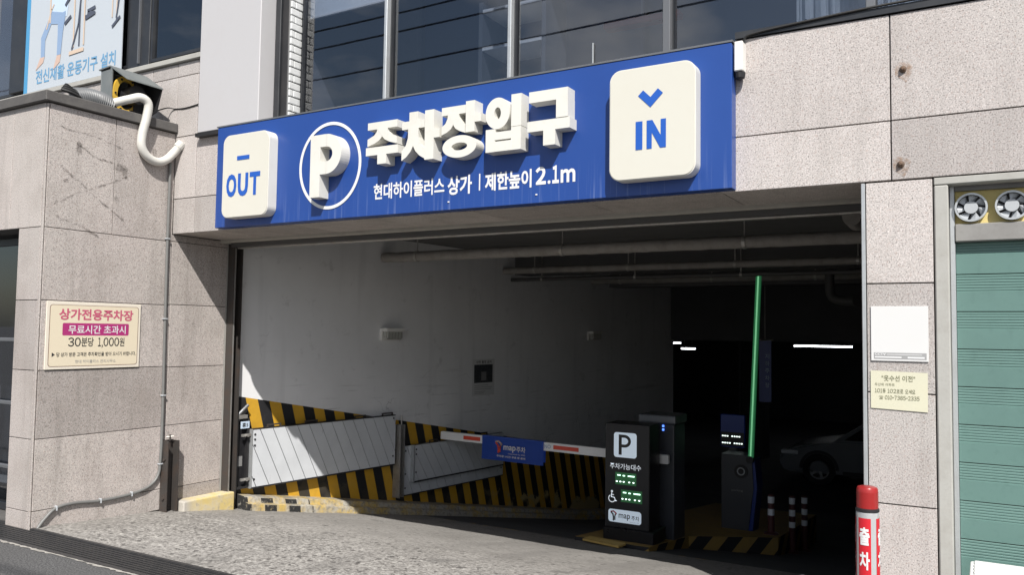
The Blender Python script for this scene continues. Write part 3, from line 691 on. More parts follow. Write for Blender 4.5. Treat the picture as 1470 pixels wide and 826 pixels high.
text('제한높이', 'white_vinyl', sg, (-3.035, TY, 2.59), X, Z, .375, .128, .03)
letter_row('2.1m', 'white_vinyl', sg, (-2.630, TY, 2.603), X, Z, .30, .122, .04, gap=.16)
for xx in (-3.345, -2.623): part('screw', lathe(newbm(), (xx, SY, 2.537), [(.008, -.004), (.008, .004)], 8), 'white_vinyl', sg)
al = thing('junction_box', 'small white junction box at the upper right end of the blue sign', 'box', (-1.265, -.03, 3.16))
part('housing', bx(-1.288, -1.235, -.085, -.002, 3.19, 3.372, bev=.006), 'white_plastic', al)
part('cable_gland', lathe(newbm(), (-1.262, -.045, 3.145), [(.012, 0), (.03, .01), (.034, .04), (.03, .045)], 12), 'black', al)
part('cable', tube(newbm(), [(-1.245, -.02, 3.374), (-1.235, -.02, 3.41), (-1.19, -.02, 3.425), (-1.0, -.02, 3.44), (-.5, -.018, 3.462), (.2, -.018, 3.47)], .008, 6), 'cable', al)

# ================================================================== things on and around the porch
pn = thing('price_notice', 'pale rectangular price notice with rose heading on the porch side', 'notice', (XL, -.72, 1.25))
part('board', bx(XL+.003, XL+.012, -1.145, -.302, 1.248, 1.802, bev=.002), 'notice_white', pn)
NX = XL+.0125
ny0, nz0, nw, nh = -1.145, 1.248, .843, .554
def nrect(a0, a1, b0, b1, r, mat, e, nm='panel'):
    bm = newbm(); poly_flat(bm, rrect((a1-a0)*nw, (b1-b0)*nh, r, 5), (NX+e, ny0+(a0+a1)/2*nw, nz0+(b0+b1)/2*nh), Y, Z); part(nm, bm, mat, pn)
nrect(.03, .975, .04, .955, .025, 'notice_line', .0004, 'border'); nrect(.036, .969, .048, .947, .022, 'pinkish', .0009, 'panel')
nrect(.16, .865, .50, .685, .012, 'magenta', .0014, 'heading_bar')
def ntext(s, a0, a1, b0, b1, mat, bold=0.): text(s, mat, pn, (NX+.002, ny0+a0*nw, nz0+b0*nh), Y, Z, (a1-a0)*nw, (b1-b0)*nh, bold)
ntext('상가전용주차장', .12, .91, .73, .90, 'magenta_soft', .03); ntext('무료시간 초과시', .22, .83, .525, .655, 'white_vinyl', .015)
letter_row('30분당', 'ink', pn, (NX+.002, ny0+.22*nw, nz0+.335*nh), Y, Z, .265*nw, .135*nh, .012); letter_row('1,000원', 'ink', pn, (NX+.002, ny0+.53*nw, nz0+.335*nh), Y, Z, .29*nw, .135*nh, .012); ntext('▶ 당 상가 방문 고객은 주차확인을 받아 오시기 바랍니다.', .065, .955, .185, .25, 'ink', .012); ntext('현대 하이플러스 관리사무소', .30, .73, .085, .135, 'ink_grey')
# exhaust fan on the porch roof
ef = thing('exhaust_fan', 'grey hooded exhaust fan with yellow ring on the porch roof', 'fan', (-6.8, -.35, 3.505))
part('front_panel', bx(-6.885, -6.74, -.532, -.522, 3.508, 3.915, bev=.002), 'hood', ef)
part('back_panel', bx(-6.885, -6.74, -.17, -.16, 3.508, 3.93, bev=.002), 'hood', ef)
part('rear_panel', bx(-6.895, -6.885, -.532, -.16, 3.508, 3.92, bev=.002), 'hood', ef)
bm = newbm(); prism(bm, [(-6.91, 3.93), (-6.745, 3.945), (-6.49, 3.79), (-6.49, 3.780), (-6.745, 3.933), (-6.91, 3.92)], (0, -.545, 0), X, Z, (0, .365, 0)); part('hood_roof', bm, 'hood', ef)
bm = newbm(); prism(bm, [(-6.74, 3.93), (-6.495, 3.782), (-6.56, 3.58), (-6.74, 3.52)], (0, -.195, 0), X, Z, (0, .010, 0)); part('hood_cheek', bm, 'black_plate', ef)  # far cheek in black: shade inside the hood put into its colour
bm = newbm(); prism(bm, [(-6.74, 3.93), (-6.715, 3.912), (-6.715, 3.52), (-6.74, 3.52)], (0, -.542, 0), X, Z, (0, .010, 0)); part('hood_cheek', bm, 'hood', ef)
bm = newbm(); annulus(bm, (-.40, 3.70), .130, .178, .088, .130, (-6.738, 0, 0), Y, Z, (.03, 0, 0), 32); part('fan_ring', bm, 'fan_yellow', ef)
for k in range(6):
    a = k*math.pi/3; part('screw', cyl(newbm(), (-6.709, -.40+.109*math.cos(a), 3.70+.154*math.sin(a)), (-6.698, -.40+.109*math.cos(a), 3.70+.154*math.sin(a)), .009, n=8), 'black', ef)
part('motor', cyl(newbm(), (-6.80, -.36, 3.70), (-6.60, -.36, 3.70), .085, n=18), 'black', ef)
for k in range(5):
    a = k*1.2566; bm = newbm()
    poly_flat(bm, [(.08*math.cos(a), .08*math.sin(a)), (.11*math.cos(a-.25), .135*math.sin(a-.25)), (.11*math.cos(a+.35), .135*math.sin(a+.35)), (.08*math.cos(a+.5), .08*math.sin(a+.5))], (-6.72, -.37, 3.70), Y+X*.15, Z); bmesh.ops.solidify(bm, geom=bm.faces[:], thickness=.004); part('blade', bm, 'black_plate', ef)
part('hood_shade_plate', bx(-6.72, -6.70, -.33, -.20, 3.52, 3.90), 'black', ef)  # plain black plate standing in for the shade under the hood
P = [Vector((-6.74, -.86+.32*i/34, 3.56+.03*math.sin(i/34*3.1))) for i in range(35)]
bm = newbm(); tube(bm, P, .085, 16, 0, .10); part('flexible_duct', bm, 'duct', ef, smooth=True)
cb = thing('cable_coil', 'bundle of black cable lying on the porch roof before the fan', 'cable', (-6.72, -.92, 3.505))
for k in range(4):
    pts = [(-6.66-.03*k+.02*math.sin(j*1.3+k), -.93+.075*math.cos(j*.9)+.02*k, 3.53+.022*k+.06*abs(math.sin(j*.45))) for j in range(8)]
    part('strand', tube(newbm(), pts, .014, 7, 6), 'cable', cb)
ho = thing('white_hose', 'white corrugated drain hose looping down over the porch edge', 'hose', (-6.47, -.3, 3.12))
pts = [(-6.60, -.58, 3.575), (-6.52, -.50, 3.615), (-6.47, -.42, 3.645), (-6.455, -.355, 3.60), (-6.465, -.36, 3.47), (-6.478, -.385, 3.33), (-6.48, -.385, 3.21), (-6.48, -.32, 3.13), (-6.48, -.22, 3.105), (-6.475, -.13, 3.145), (-6.465, -.055, 3.23), (-6.44, -.012, 3.30)]
P = smooth_path(pts, 14); bm = newbm(); tube(bm, P, .037, 12, 0, .05); part('tube', bm, 'hose', ho, smooth=True)
part('collar', cyl(newbm(), (-6.455, -.028, 3.272), (-6.432, .0, 3.318), .046, n=14), 'hose', ho)
solo('roof_cable', tube(newbm(), [(-6.62, -.17, 3.60), (-6.60, -.05, 3.66), (-6.55, -.006, 3.655), (-6.40, -.006, 3.645), (-6.18, -.006, 3.66)], .006, 6), 'cable', 'thin black cable on the wall between exhaust fan and white column', 'cable', (-6.4, -.01, 3.65))
cd = thing('conduit', 'grey cable conduit running down the porch corner and along its foot', 'conduit', (-6.5, -.07, 0))
yy = -.055
bm = newbm(); tube(bm, [(-6.512, -.06, 3.13), (-6.512, -.062, 2.5), (-6.512, -.055, 1.6), (-6.512, -.045, .80), (-6.512, -.05, .42), (-6.512, -.07, .26), (-6.512, -.16, .175), (-6.512, -.33, .135), (-6.512, -.62, .125), (-6.512, -.85, .145), (-6.512, -1.0, .13), (-6.512, -1.09, .06), (-6.512, -1.15, -.01)], .0135, 10, 8); part('pipe', bm, 'conduit', cd, smooth=True)
for (yy, zz, hz) in ((-.062, 2.42, 1), (-.058, 1.68, 1), (-.045, .98, 1), (-.05, .36, 1), (-.33, .135, 0), (-.62, .125, 0), (-1.0, .13, 0)):
    part('clip', bx(XL+.001, XL+.036, yy-(.020 if hz else .006), yy+(.020 if hz else .006), zz-(.006 if hz else .020), zz+(.006 if hz else .020), bev=.003), 'fan_grey', cd)
sp = thing('steel_post', 'short rusty steel channel post standing against the jamb beside the yellow block', 'post', (-6.47, .03, -.07))
bm = newbm(); box(bm, XL+.004, XL+.012, -.035, .085, -.08, .57); box(bm, XL+.012, XL+.10, -.035, -.027, -.08, .57); box(bm, XL+.012, XL+.10, .077, .085, -.08, .565); part('channel', bm, 'steel_rust', sp)
part('lug', cyl(newbm(), (XL+.05, .02, .565), (XL+.05, .02, .62), .008, n=8), 'steel_rust', sp); part('pin', cyl(newbm(), (XL+.03, -.005, .60), (XL+.07, .045, .605), .006, n=8), 'galv', sp)
for zz in (.05, .40): part('bolt', cyl(newbm(), (XL+.06, -.05, zz), (XL+.06, -.035, zz), .014, n=8), 'steel_rust', sp)
bm = bx(XL+.002, XL+.15, .115, .70, -.28, .005, bev=.012, seg=2); solo('concrete_block', bm, 'block', 'low worn yellow concrete block at the foot of the left jamb', 'block', (-6.45, .4, -.1))

# ================================================================== roller shutter hardware
rs = thing('roller_shutter', 'raised steel roller shutter with dark side track in the garage mouth', 'shutter', (-3.5, .75, 2.4))
bm = newbm(); box(bm, XL+.002, XL+.095, .655, .668, -.2, 2.44); box(bm, XL+.002, XL+.09, .752, .765, -.2, 2.44); box(bm, XL+.002, XL+.012, .668, .752, -.2, 2.44); part('side_track', bm, 'steel_rust', rs)
part('track_lip', bx(XL+.09, XL+.10, .66, .672, -.18, 2.40), 'galv', rs)
bm = newbm(); box(bm, XR-.02, XR+.06, .655, .668, -.2, 2.44); box(bm, XR-.02, XR+.06, .752, .765, -.2, 2.44); part('side_track', bm, 'steel_rust', rs)
part('bottom_bar', bx(XL+.1, XR-.03, .675, .745, 2.395, 2.438, bev=.006), 'galv', rs)
bm = newbm(); box(bm, XL+.1, XR, .60, .655, 2.405, 2.444); part('guide_channel', bm, 'pipe_dark', rs)
part('housing', bx(XL, XR+.1, .77, 1.15, 2.46, 2.74, bev=.01), 'pipe_dark', rs)
# pilaster of the right jamb inside
# ================================================================== garage interior
gw = newbm()
A = [W(0, 0, z) for z in (-.6, 2.8)]; S1 = 9.7
for s0, s1 in ((-.01, S1),):
    v = [gw.verts.new(W(s0, 0, -2.0)), gw.verts.new(W(s1, 0, -2.0)), gw.verts.new(W(s1, 0, 2.8)), gw.verts.new(W(s0, 0, 2.8))]; v2 = [gw.verts.new(q.co-WN*.25) for q in v]
    for f in ((0, 1, 2, 3), (4, 7, 6, 5), (0, 4, 5, 1), (1, 5, 6, 2), (2, 6, 7, 3), (3, 7, 4, 0)): gw.faces.new([(v+v2)[i] for i in f])
tag(mesh_obj('garage_wall', gw, 'garage_wall', loc=(-6.4, 3, 0)), kind='structure')
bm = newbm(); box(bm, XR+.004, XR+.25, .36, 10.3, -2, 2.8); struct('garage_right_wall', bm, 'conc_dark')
bm = newbm(); box(bm, -6.9, 0, 1.16, 10.3, 2.72, 2.95); struct('garage_ceiling', bm, 'conc_ceiling')
bm = newbm(); box(bm, -6.9, 0, .70, 1.16, 2.742, 2.95); struct('ceiling_edge', bm, 'conc_ceiling')
bm = newbm(); box(bm, -6.3, XR, 5.35, 5.7, 2.44, 2.72); struct('ceiling_beam', bm, 'conc_ceiling')
bm = newbm(); box(bm, -5.9, XR, 8.0, 8.3, 2.40, 2.72); struct('ceiling_beam', bm, 'conc_ceiling')
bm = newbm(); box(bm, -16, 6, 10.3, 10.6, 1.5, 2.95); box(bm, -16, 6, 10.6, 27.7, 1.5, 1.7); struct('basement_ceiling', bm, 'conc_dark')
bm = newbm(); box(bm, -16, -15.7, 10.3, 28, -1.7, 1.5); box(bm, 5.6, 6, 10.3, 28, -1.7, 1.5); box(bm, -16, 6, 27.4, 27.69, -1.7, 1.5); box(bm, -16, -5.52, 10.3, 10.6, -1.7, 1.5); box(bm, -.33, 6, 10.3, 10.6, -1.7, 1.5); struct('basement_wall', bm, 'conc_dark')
for i, (xx, yy) in enumerate(((-5.25, 16.8), (-1.4, 17.5), (-7.2, 24))):
    solo('concrete_pillar', bx(xx-.3, xx+.3, yy-.3, yy+.3, -1.6, 1.5, bev=.03), 'conc_dark', ['dark concrete pillar deep in the basement behind the green bar', 'dark concrete pillar behind the parked car', 'farthest dark concrete pillar, between the short and the long tube lights'][i], 'pillar', (xx, yy, -1.56), 'pillars in the basement')
# kerb along the wall
kb = newbm(); prof = [(.0, .145), (.15, .135), (.165, .128), (.178, .082), (.215, .076), (.228, .068), (.238, -.06), (0, -.1)]
rows = []; n = 90
for i in range(n+1):
    s = .03+i*(8.4/n); y = .8+.9916*s; fl = fzs(y)
    rows.append([kb.verts.new(W(s, o+.002*noise.noise((s*9, o*9, 1)), fl+h+.004*noise.noise((s*6, o*11, 5)))) for o, h in prof])
for a, b in zip(rows, rows[1:]):
    for j in range(len(prof)): kb.faces.new((a[j], a[(j+1) % len(prof)], b[(j+1) % len(prof)], b[j]))
kb.faces.new(rows[0]); kb.faces.new(rows[-1][::-1])
struct('kerb', kb, 'kerb')
# flood boards leaning on the wall
def board_panel(root, s0, s1, z0, z1, o0, o1, slant=.28, pitch=.155, ph=.06):
    part('backing_sheet', slab(s0, s1, z0, z1, o0, o1-.008), 'black_plate', root)
    h = z1-z0; a = s0-slant-pitch+ph
    while a < s1:
        q = clip([(a+.0045+slant, z0), (a+pitch-.0045+slant, z0), (a+pitch-.0045, z1), (a+.0045, z1)], s0, s1, z0, z1)
        if len(q) > 2 and max(p[0] for p in q)-min(p[0] for p in q) > .01:
            part('board', prism(newbm(), q, W0+WN*(o1-.008), WD, Z, WN*(.008+random.uniform(0, .0015))), 'board', root)
        a += pitch
def slab(s0, s1, z0, z1, o0, o1, bm=None):
    bm = bm or newbm(); return prism(bm, [(s0, z0), (s1, z0), (s1, z1), (s0, z1)], W0+WN*o0, WD, Z, WN*(o1-o0))
def handle(root, s, z, o, w_=.16):
    bm = newbm(); slab(s, s+w_, z+.028, z+.042, o-.02, o-.008, bm); slab(s, s+.014, z, z+.028, o-.02, o-.008, bm); slab(s+w_-.014, s+w_, z, z+.028, o-.02, o-.008, bm); part('handle', bm, 'steel_rust', root)
def rivets(root, s, zs_, o):
    for z in zs_: part('rivet', cyl(newbm(), W(s, o, z), W(s, o+.006, z), .011, n=8), 'black', root)
f1 = thing('flood_gate', 'large white flood barrier panel hung on the striped wall, nearest the jamb', 'flood panel', tuple(W(1.1, .05, .0)), 'flood barrier panels on the striped wall')
board_panel(f1, .155, 2.155, .003, .578, .03, .085)
part('edge_strip', slab(.132, .153, -.005, .585, .025, .095), 'alu', f1); part('bottom_edge', slab(.155, 2.155, -.012, .001, .03, .09), 'black_plate', f1); part('top_edge', slab(.155, 2.155, .5795, .588, .03, .088), 'black_plate', f1); rivets(f1, .185, (.08, .42, .48, .53), .085); rivets(f1, 2.12, (.10, .55), .085)
for s in (.34, .82, 1.52, 1.95): handle(f1, s, .578, .08, .17)
f2 = thing('flood_gate', 'grey shaded flood barrier panel farther in, behind a narrower one', 'flood panel', tuple(W(3.3, .05, -.4)), 'flood barrier panels on the striped wall')
board_panel(f2, 2.33, 4.29, -.402, .190, .02, .06, ph=.02); part('bottom_edge', slab(2.33, 4.29, -.415, -.404, .02, .064), 'black_plate', f2); rivets(f2, 2.36, (-.32, -.15, .13), .06); rivets(f2, 4.25, (-.30, -.05), .06)
f3 = thing('flood_gate', 'narrow flood barrier panel resting on the face of the farther one', 'flood panel', tuple(W(3.4, .1, -.24)), 'flood barrier panels on the striped wall')
board_panel(f3, 2.47, 4.24, -.245, .190, .066, .105, ph=.09)
part('edge_strip', slab(2.448, 2.469, -.255, .196, .062, .115), 'alu', f3); part('bottom_edge', slab(2.47, 4.24, -.262, -.247, .066, .112), 'black_plate', f3); rivets(f3, 2.50, (-.14, .08, .14), .105)
for s in (2.75, 3.25, 3.75): handle(f3, s, .19, .10, .15)
hb = thing('latch_cabinet', 'black steel latch frame with tag beside the shutter track', 'frame', tuple(W(.06, .04, 0)))
part('back_plate', slab(-.02, .125, .0, .70, .004, .03), 'black_gloss', hb)
bm = newbm(); slab(-.02, .0, .0, .70, .03, .075, bm); slab(.105, .125, .0, .70, .03, .075, bm); slab(.0, .105, .0, .02, .03, .075, bm); slab(.0, .105, .68, .70, .03, .075, bm); part('rim', bm, 'black_plate', hb)
part('tag_plate', slab(.02, .12, .60, .67, .076, .080), 'pr_blue', hb); text('홍5', 'ink', hb, W(.035, .0815, .612), WD, Z, .07, .045, .02)
for z in (.08, .52):
    part('latch', slab(.03, .13, z, z+.025, .076, .10), 'galv', hb); part('latch_knob', cyl(newbm(), W(.08, .10, z+.012), W(.08, .125, z+.012), .014, n=10), 'galv', hb)
part('paper_label', slab(.02, .08, .22, .32, .0305, .032), 'frame_grey', hb)
part('wing_nut', tube(newbm(), [W(.0, .05, .73), W(.05, .06, .78), W(.11, .06, .83)], .016, 8, 3), 'grey_alu', hb); part('bracket', slab(.0, .09, .70, .735, .02, .09), 'galv', hb)
fp = thing('galvanised_upright', 'slim galvanised upright between the flood panels', 'post', tuple(W(2.25, .06, -.4)))
bm = newbm(); slab(2.20, 2.29, -.415, .46, .01, .025, bm); slab(2.20, 2.212, -.41, .46, .025, .13, bm); slab(2.278, 2.29, -.41, .46, .025, .115, bm); part('channel', bm, 'galv', fp)
part('rust_cover', slab(2.214, 2.276, .05, .45, .03, .055), 'steel_rust', fp); part('pin', cyl(newbm(), W(2.27, .07, .46), W(2.27, .07, .57), .009, n=8), 'galv', fp)
# wall lamps
for s, z, lab in ((2.10, 1.555, 'small caged bulkhead lamp on the white wall above the large flood panel'), (6.72, 1.56, 'small bulkhead lamp on the dark far end of the garage wall')):
    lp = thing('wall_lamp', lab, 'lamp', tuple(W(s, 0, z-.06)), 'lamps on the garage wall')
    part('base', slab(s-.15, s+.15, z-.07, z+.07, .001, .03), 'white_plastic', lp)
    q = [(s-.14, z-.062), (s+.14, z-.062), (s+.14, z+.062), (s-.14, z+.062)]
    bm = prism(newbm(), q, W0+WN*.03, WD, Z, WN*.075); bmesh.ops.bevel(bm, geom=bm.edges[:], offset=.02, segments=2, affect='EDGES'); part('lamp_cover', bm, 'lamp_glass', lp, smooth=True)
    for d in (-.1, -.05, 0, .05, .1): part('rib', slab(s+d-.004, s+d+.004, z-.055, z+.03, .10, .109), 'galv', lp)
    part('rim', slab(s-.145, s+.145, z+.035, z+.075, .03, .115), 'white_plastic', lp)
ps = thing('wall_poster', 'white paper notice with a dark photo taped to the garage wall', 'poster', tuple(W(3.9, 0, .72)))
part('sheet', slab(3.66, 4.14, .725, 1.225, .002, .004), 'paper', ps); part('photo', slab(3.70, 4.10, .90, 1.15, .0045, .005), 'photo_dark', ps)
part('lit_doorway', slab(3.85, 3.96, .93, 1.05, .0055, .006), 'frame_grey', ps)
text('사진 촬영 금지', 'ink', ps, W(3.74, .005, 1.165), WD, Z, .33, .04, .015)
for i, (a, b) in enumerate(((.862, .30), (.835, .38), (.808, .36), (.775, .24), (.752, .20))): part('text_line', slab(3.71, 3.71+b, a, a+.008, .0045, .005), 'ink_grey', ps)
# pipes and lights
def pipe(yc, zc, r, x0, x1, lab, mat='lagging', hang=1.1):
    p = thing('ceiling_pipe', lab, 'pipe', ((x0+x1)/2, yc, zc), 'pipes under the garage ceiling')
    P = [Vector((x0+(x1-x0)*i/60, yc+.006*noise.noise((i*.7, yc, 0)), zc+.006*noise.noise((i*.7, yc, 9)))) for i in range(61)]
    part('lagging', tube(newbm(), P, r, 14, 0, .03), mat, p, smooth=True)
    x = x0+.5
    while x < x1:
        part('hanger', cyl(newbm(), (x, yc, zc+r*.8), (x, yc, 2.73), .008, n=6), 'galv', p); bm = newbm(); annulus(bm, (yc, zc), r*1.12, r*1.12, r*1.0, r*1.0, (x-.015, 0, 0), Y, Z, (.03, 0, 0), 16); part('clamp', bm, 'galv', p); x += hang
pipe(2.72, 2.475, .058, -6.24, XR, 'thick lagged pipe nearest the shutter, across the garage ceiling', hang=1.9)
pipe(5.06, 2.475, .045, -5.95, XR, 'lagged pipe in front of the ceiling beam', hang=1.4)
pipe(5.22, 2.36, .026, -5.92, XR, 'thin dark pipe slung below the ceiling beam', 'pipe_dark', 1.4)
pipe(7.3, 2.46, .05, -5.6, XR, 'lagged pipe behind the ceiling beam, third from the shutter', hang=1.5)
p = thing('ceiling_pipe', 'dark drain pipe with elbow hanging from the ceiling at the right', 'pipe', (-1.6, 5.0, 2.2), 'pipes under the garage ceiling')
part('tube', tube(newbm(), [(-1.75, 6.3, 2.7), (-1.75, 6.3, 2.25), (-1.72, 6.28, 2.12), (-1.6, 6.2, 2.06), (-1.4, 6.05, 2.05)], .06, 12), 'pipe_dark', p, smooth=True)
p = thing('ceiling_pipe', 'short lagged pipe stub by the shutter at the upper right', 'pipe', (-.95, 2.4, 2.5), 'pipes under the garage ceiling')
part('tube', tube(newbm(), [(-.98, 3.4, 2.60), (-.96, 2.8, 2.60), (-.95, 2.3, 2.60)], .075, 14), 'lagging', p, smooth=True)
def tube_light(x0, x1, yc, zc, lab):
    p = thing('tube_light', lab, 'lamp', ((x0+x1)/2, yc, zc), 'lit tubes in the basement')
    part('fitting', bx(x0-.03, x1+.03, yc-.05, yc+.05, zc+.03, zc+.07, bev=.01), 'white_plastic', p); part('tube', cyl(newbm(), (x0, yc, zc), (x1, yc, zc), .022, n=10), 'tube', p)
    for xx in (x0+.1, x1-.1): part('rod', cyl(newbm(), (xx, yc, zc+.07), (xx, yc, 1.51), .006, n=6), 'galv', p)
tube_light(-4.89, -3.30, 20, 1.32, 'long lit white tube light right of the green bar'); tube_light(-8.57, -8.34, 20, 1.335, 'shortest lit tube light, upper of the two left of the green bar'); tube_light(-8.05, -7.62, 19.2, 1.18, 'short lit tube light, lower of the two left of the green bar')
# ================================================================== island, kiosk, barriers
TZ = lambda y: -.585-.105*(y-3.15)
ip = [(-3.86, 3.12), (-3.02, 3.12), (-2.98, 4.3), (-2.18, 5.2), (-2.2, 5.9), (-2.3, 8.4), (-3.86, 8.4)]
bm = newbm(); T = [bm.verts.new((a, b, TZ(b))) for a, b in ip]; B = [bm.verts.new((a, b, fz(b)-.15)) for a, b in ip]; bm.faces.new(T)
for i in range(len(ip)): bm.faces.new((T[i], B[i], B[(i+1) % len(ip)], T[(i+1) % len(ip)]))
struct('traffic_island', bm, 'island')
bm = newbm(); prism(bm, [(-3.70, 2.98), (-3.26, 2.90), (-3.24, 3.05), (-3.68, 3.13)], (0, 0, -.575), X, Y, (0, 0, .02)); solo('plywood_scrap', bm, 'wood_yellow', 'yellow plywood scrap lying in front of the black kiosk', 'board', (-3.5, 3.0, -.575))
KY = 3.30
ks = thing('parking_counter_kiosk', 'black parking counter kiosk with lit white P and green digits', 'kiosk', (-3.33, 3.5, -.59))
part('body', bx(-3.590, -3.085, KY+.004, KY+.32, -.47, .635, bev=.008, seg=2), 'black_gloss', ks); part('plinth', bx(-3.60, -3.03, KY-.02, KY+.36, -.62, -.472, bev=.008), 'black_gloss', ks)
part('front_bezel', bx(-3.585, -3.09, KY-.004, KY+.003, -.465, .63), 'black', ks)
ky = KY-.0055
def kflat(nm, q, mat, par, e=0.): return part(nm, poly_flat(newbm(), q, (0, ky-e, 0), X, Z), mat, par)
pp_ = kflat('p_panel', rrect(.26, .265, .03, 5, -3.356, .410), 'lit_white', ks)
q = newbm()
for s in ([(-3.43, .305), (-3.395, .305), (-3.395, .52), (-3.43, .52)],): poly_flat(q, s, (0, ky-.002, 0), X, Z)
annulus(q, (-3.365, .452), .075, .068, .043, .036, (0, ky-.002, 0), X, Z, (0, -.0005, 0), 16, -math.pi/2, math.pi/2)
poly_flat(q, [(-3.395, .484+.004), (-3.364, .484+.004), (-3.364, .52), (-3.395, .52)], (0, ky-.002, 0), X, Z); poly_flat(q, [(-3.395, .384), (-3.364, .384), (-3.364, .416), (-3.395, .416)], (0, ky-.002, 0), X, Z); part('letter', q, 'ink', pp_)
text('주차가능대수', 'lit_text', ks, (-3.53, ky-.001, .150), X, Z, .355, .062, .005)
def led(x0, x1, z0, z1):
    b_ = kflat('led_display', [(x0, z0), (x1, z0), (x1, z1), (x0, z1)], 'led_back', ks); wd, h = x1-x0, z1-z0
    for (a, c_, l) in ((.10, .72, .16), (.36, .70, .11), (.60, .70, .32)): bm = newbm(); poly_flat(bm, [(x0+a*wd, z0+c_*h), (x0+(a+l)*wd, z0+c_*h), (x0+(a+l)*wd, z0+(c_+.10)*h), (x0+a*wd, z0+(c_+.10)*h)], (0, ky-.002, 0), X, Z); part('led_segment', bm, 'seg', b_)
    for a in (.03, .2, .36, .62, .82): bm = newbm(); poly_flat(bm, disc_pts(x0+(a+.05)*wd, z0+.25*h, .05*wd, 8, .06*h), (0, ky-.002, 0), X, Z); part('led_segment', bm, 'seg_white', b_)
led(-3.468, -3.228, -.012, .118); led(-3.402, -3.162, -.192, -.062)
wc = newbm(); poly_flat(wc, disc_pts(-3.505, -.092, .013, 12), (0, ky-.001, 0), X, Z)
annulus(wc, (-3.505, -.168), .042, .042, .032, .032, (0, ky-.001, 0), X, Z, (0, -.0004, 0), 20, R(120), R(345))
for q in ribbon([(-3.508, -.108), (-3.512, -.150), (-3.477, -.155), (-3.462, -.19), (-3.450, -.186)], .010)+ribbon([(-3.508, -.125), (-3.483, -.128)], .008): poly_flat(wc, q, (0, ky-.0012, 0), X, Z)
part('wheelchair_symbol', wc, 'lit_text', ks)
lg = kflat('logo_panel', rrect(.375, .135, .03, 5, -3.358, -.346), 'lit_white', ks)
def tlogo(o, u, v, sc, mats, par):
    for mt, pts, wd in ((mats[0], [(0, .92), (.30, 1.0), (.62, .78), (.50, .62)], .14), (mats[1], [(.02, .88), (.22, .70), (.30, .40), (.30, .02)], .16), (mats[1], [(.50, .66), (.46, .45), (.46, .10)], .13)):
        bm = newbm()
        for q in ribbon(pts, wd): poly_flat(bm, [(a*sc, b*sc) for a, b in q], o, u, v)
        part('logo_mark', bm, mt, par)
tlogo((-3.515, ky-.002, -.400), X, Z, .10, ('red_vinyl', 'ink'), lg); text('map', 'ink', lg, (-3.425, ky-.002, -.385), X, Z, .13, .065, .01); text('주차', 'ink', lg, (-3.28, ky-.002, -.375), X, Z, .088, .048, .008); text('Operated by 파킹', 'ink_grey', lg, (-3.30, ky-.002, -.404), X, Z, .105, .014)
# entry barrier behind the kiosk
eb = thing('entry_barrier', 'entry barrier with dark cabinet and lowered white and red arm', 'barrier', (-3.2, 4.0, -.68))
part('cabinet', bx(-3.40, -3.00, 3.84, 4.22, -.70, .60, bev=.015, seg=2), 'cabinet_grey', eb); part('cabinet_lid', bx(-3.42, -2.98, 3.82, 4.24, .602, .70, bev=.02, seg=2), 'grey_alu', eb)
for zz in (.53, .57): part('indicator', bx(-3.135, -3.115, 3.828, 3.838, zz, zz+.022), 'blue_led', eb)
part('arm_hub', cyl(newbm(), (-3.12, 3.77, .24), (-3.12, 3.84, .24), .075, n=18), 'cabinet_grey', eb)
ax0, az0, ax1, az1 = -6.05, .275, -3.02, .232
U = Vector((ax1-ax0, 0, az1-az0)); AL = U.length; U.normalize(); V_ = Vector((-U.z, 0, U.x))
arm = part('arm', prism(newbm(), rrect(AL, .098, .012, 3, AL/2, 0), (ax0, 3.755, az0), U, V_, (0, -.05, 0)), 'barrier_white', eb)
for a0, a1 in ((.35, .60), (1.62, 1.95), (2.45, 2.7)): part('reflector', prism(newbm(), [(a0, -.022), (a1, -.022), (a1, .025), (a0, .025)], (ax0, 3.7045, az0), U, V_, (0, -.002, 0)), 'red_arm', arm)
text('NO', 'pr_blue2', arm, Vector((ax0, 3.704, az0))+U*1.50-V_*.02, U, V_, .085, .045, .01)
bb = thing('arm_banner', 'blue vinyl banner draped over the barrier arm', 'banner', (-5, 3.72, .0))
b0, b1 = .635, 1.495; bm = newbm(); gr = []
for j in range(9):
    row = []
    for i in range(25):
        a = b0+(b1-b0)*i/24; d = .055-.285*j/8; yy = 3.700-.006+.004*math.sin(i*.7+j*.4)*(j/8)
        row.append(bm.verts.new(Vector((ax0, yy, az0))+U*a+Vector((-U.z, 0, 1))*d))
    gr.append(row)
for j in range(8):
    for i in range(24): bm.faces.new((gr[j][i], gr[j][i+1], gr[j+1][i+1], gr[j+1][i]))
bmesh.ops.solidify(bm, geom=bm.faces[:], thickness=.002); part('sheet', bm, 'banner_blue', bb, smooth=True)
part('back_sheet', prism(newbm(), [(b0+.005, -.2), (b1-.005, -.2), (b1-.005, .056), (b0+.005, .056)], (ax0, 3.761, az0), U, V_, (0, .003, 0)), 'banner_blue', bb); part('fold', prism(newbm(), [(b0, .0505), (b1, .0505), (b1, .056), (b0, .056)], (ax0, 3.694, az0), U, V_, (0, .07, 0)), 'banner_blue', bb)
bo_ = Vector((ax0, 3.685, az0))
tlogo(bo_+U*(b0+.20)-V_*.135, U, V_, .14, ('pr_skin', 'red_arm'), bb)
text('map', 'white_vinyl', bb, bo_+U*(b0+.315)-V_*.115, U, V_, .17, .075, .015); text('주차', 'white_vinyl', bb, bo_+U*(b0+.495)-V_*.105, U, V_, .125, .07, .012)
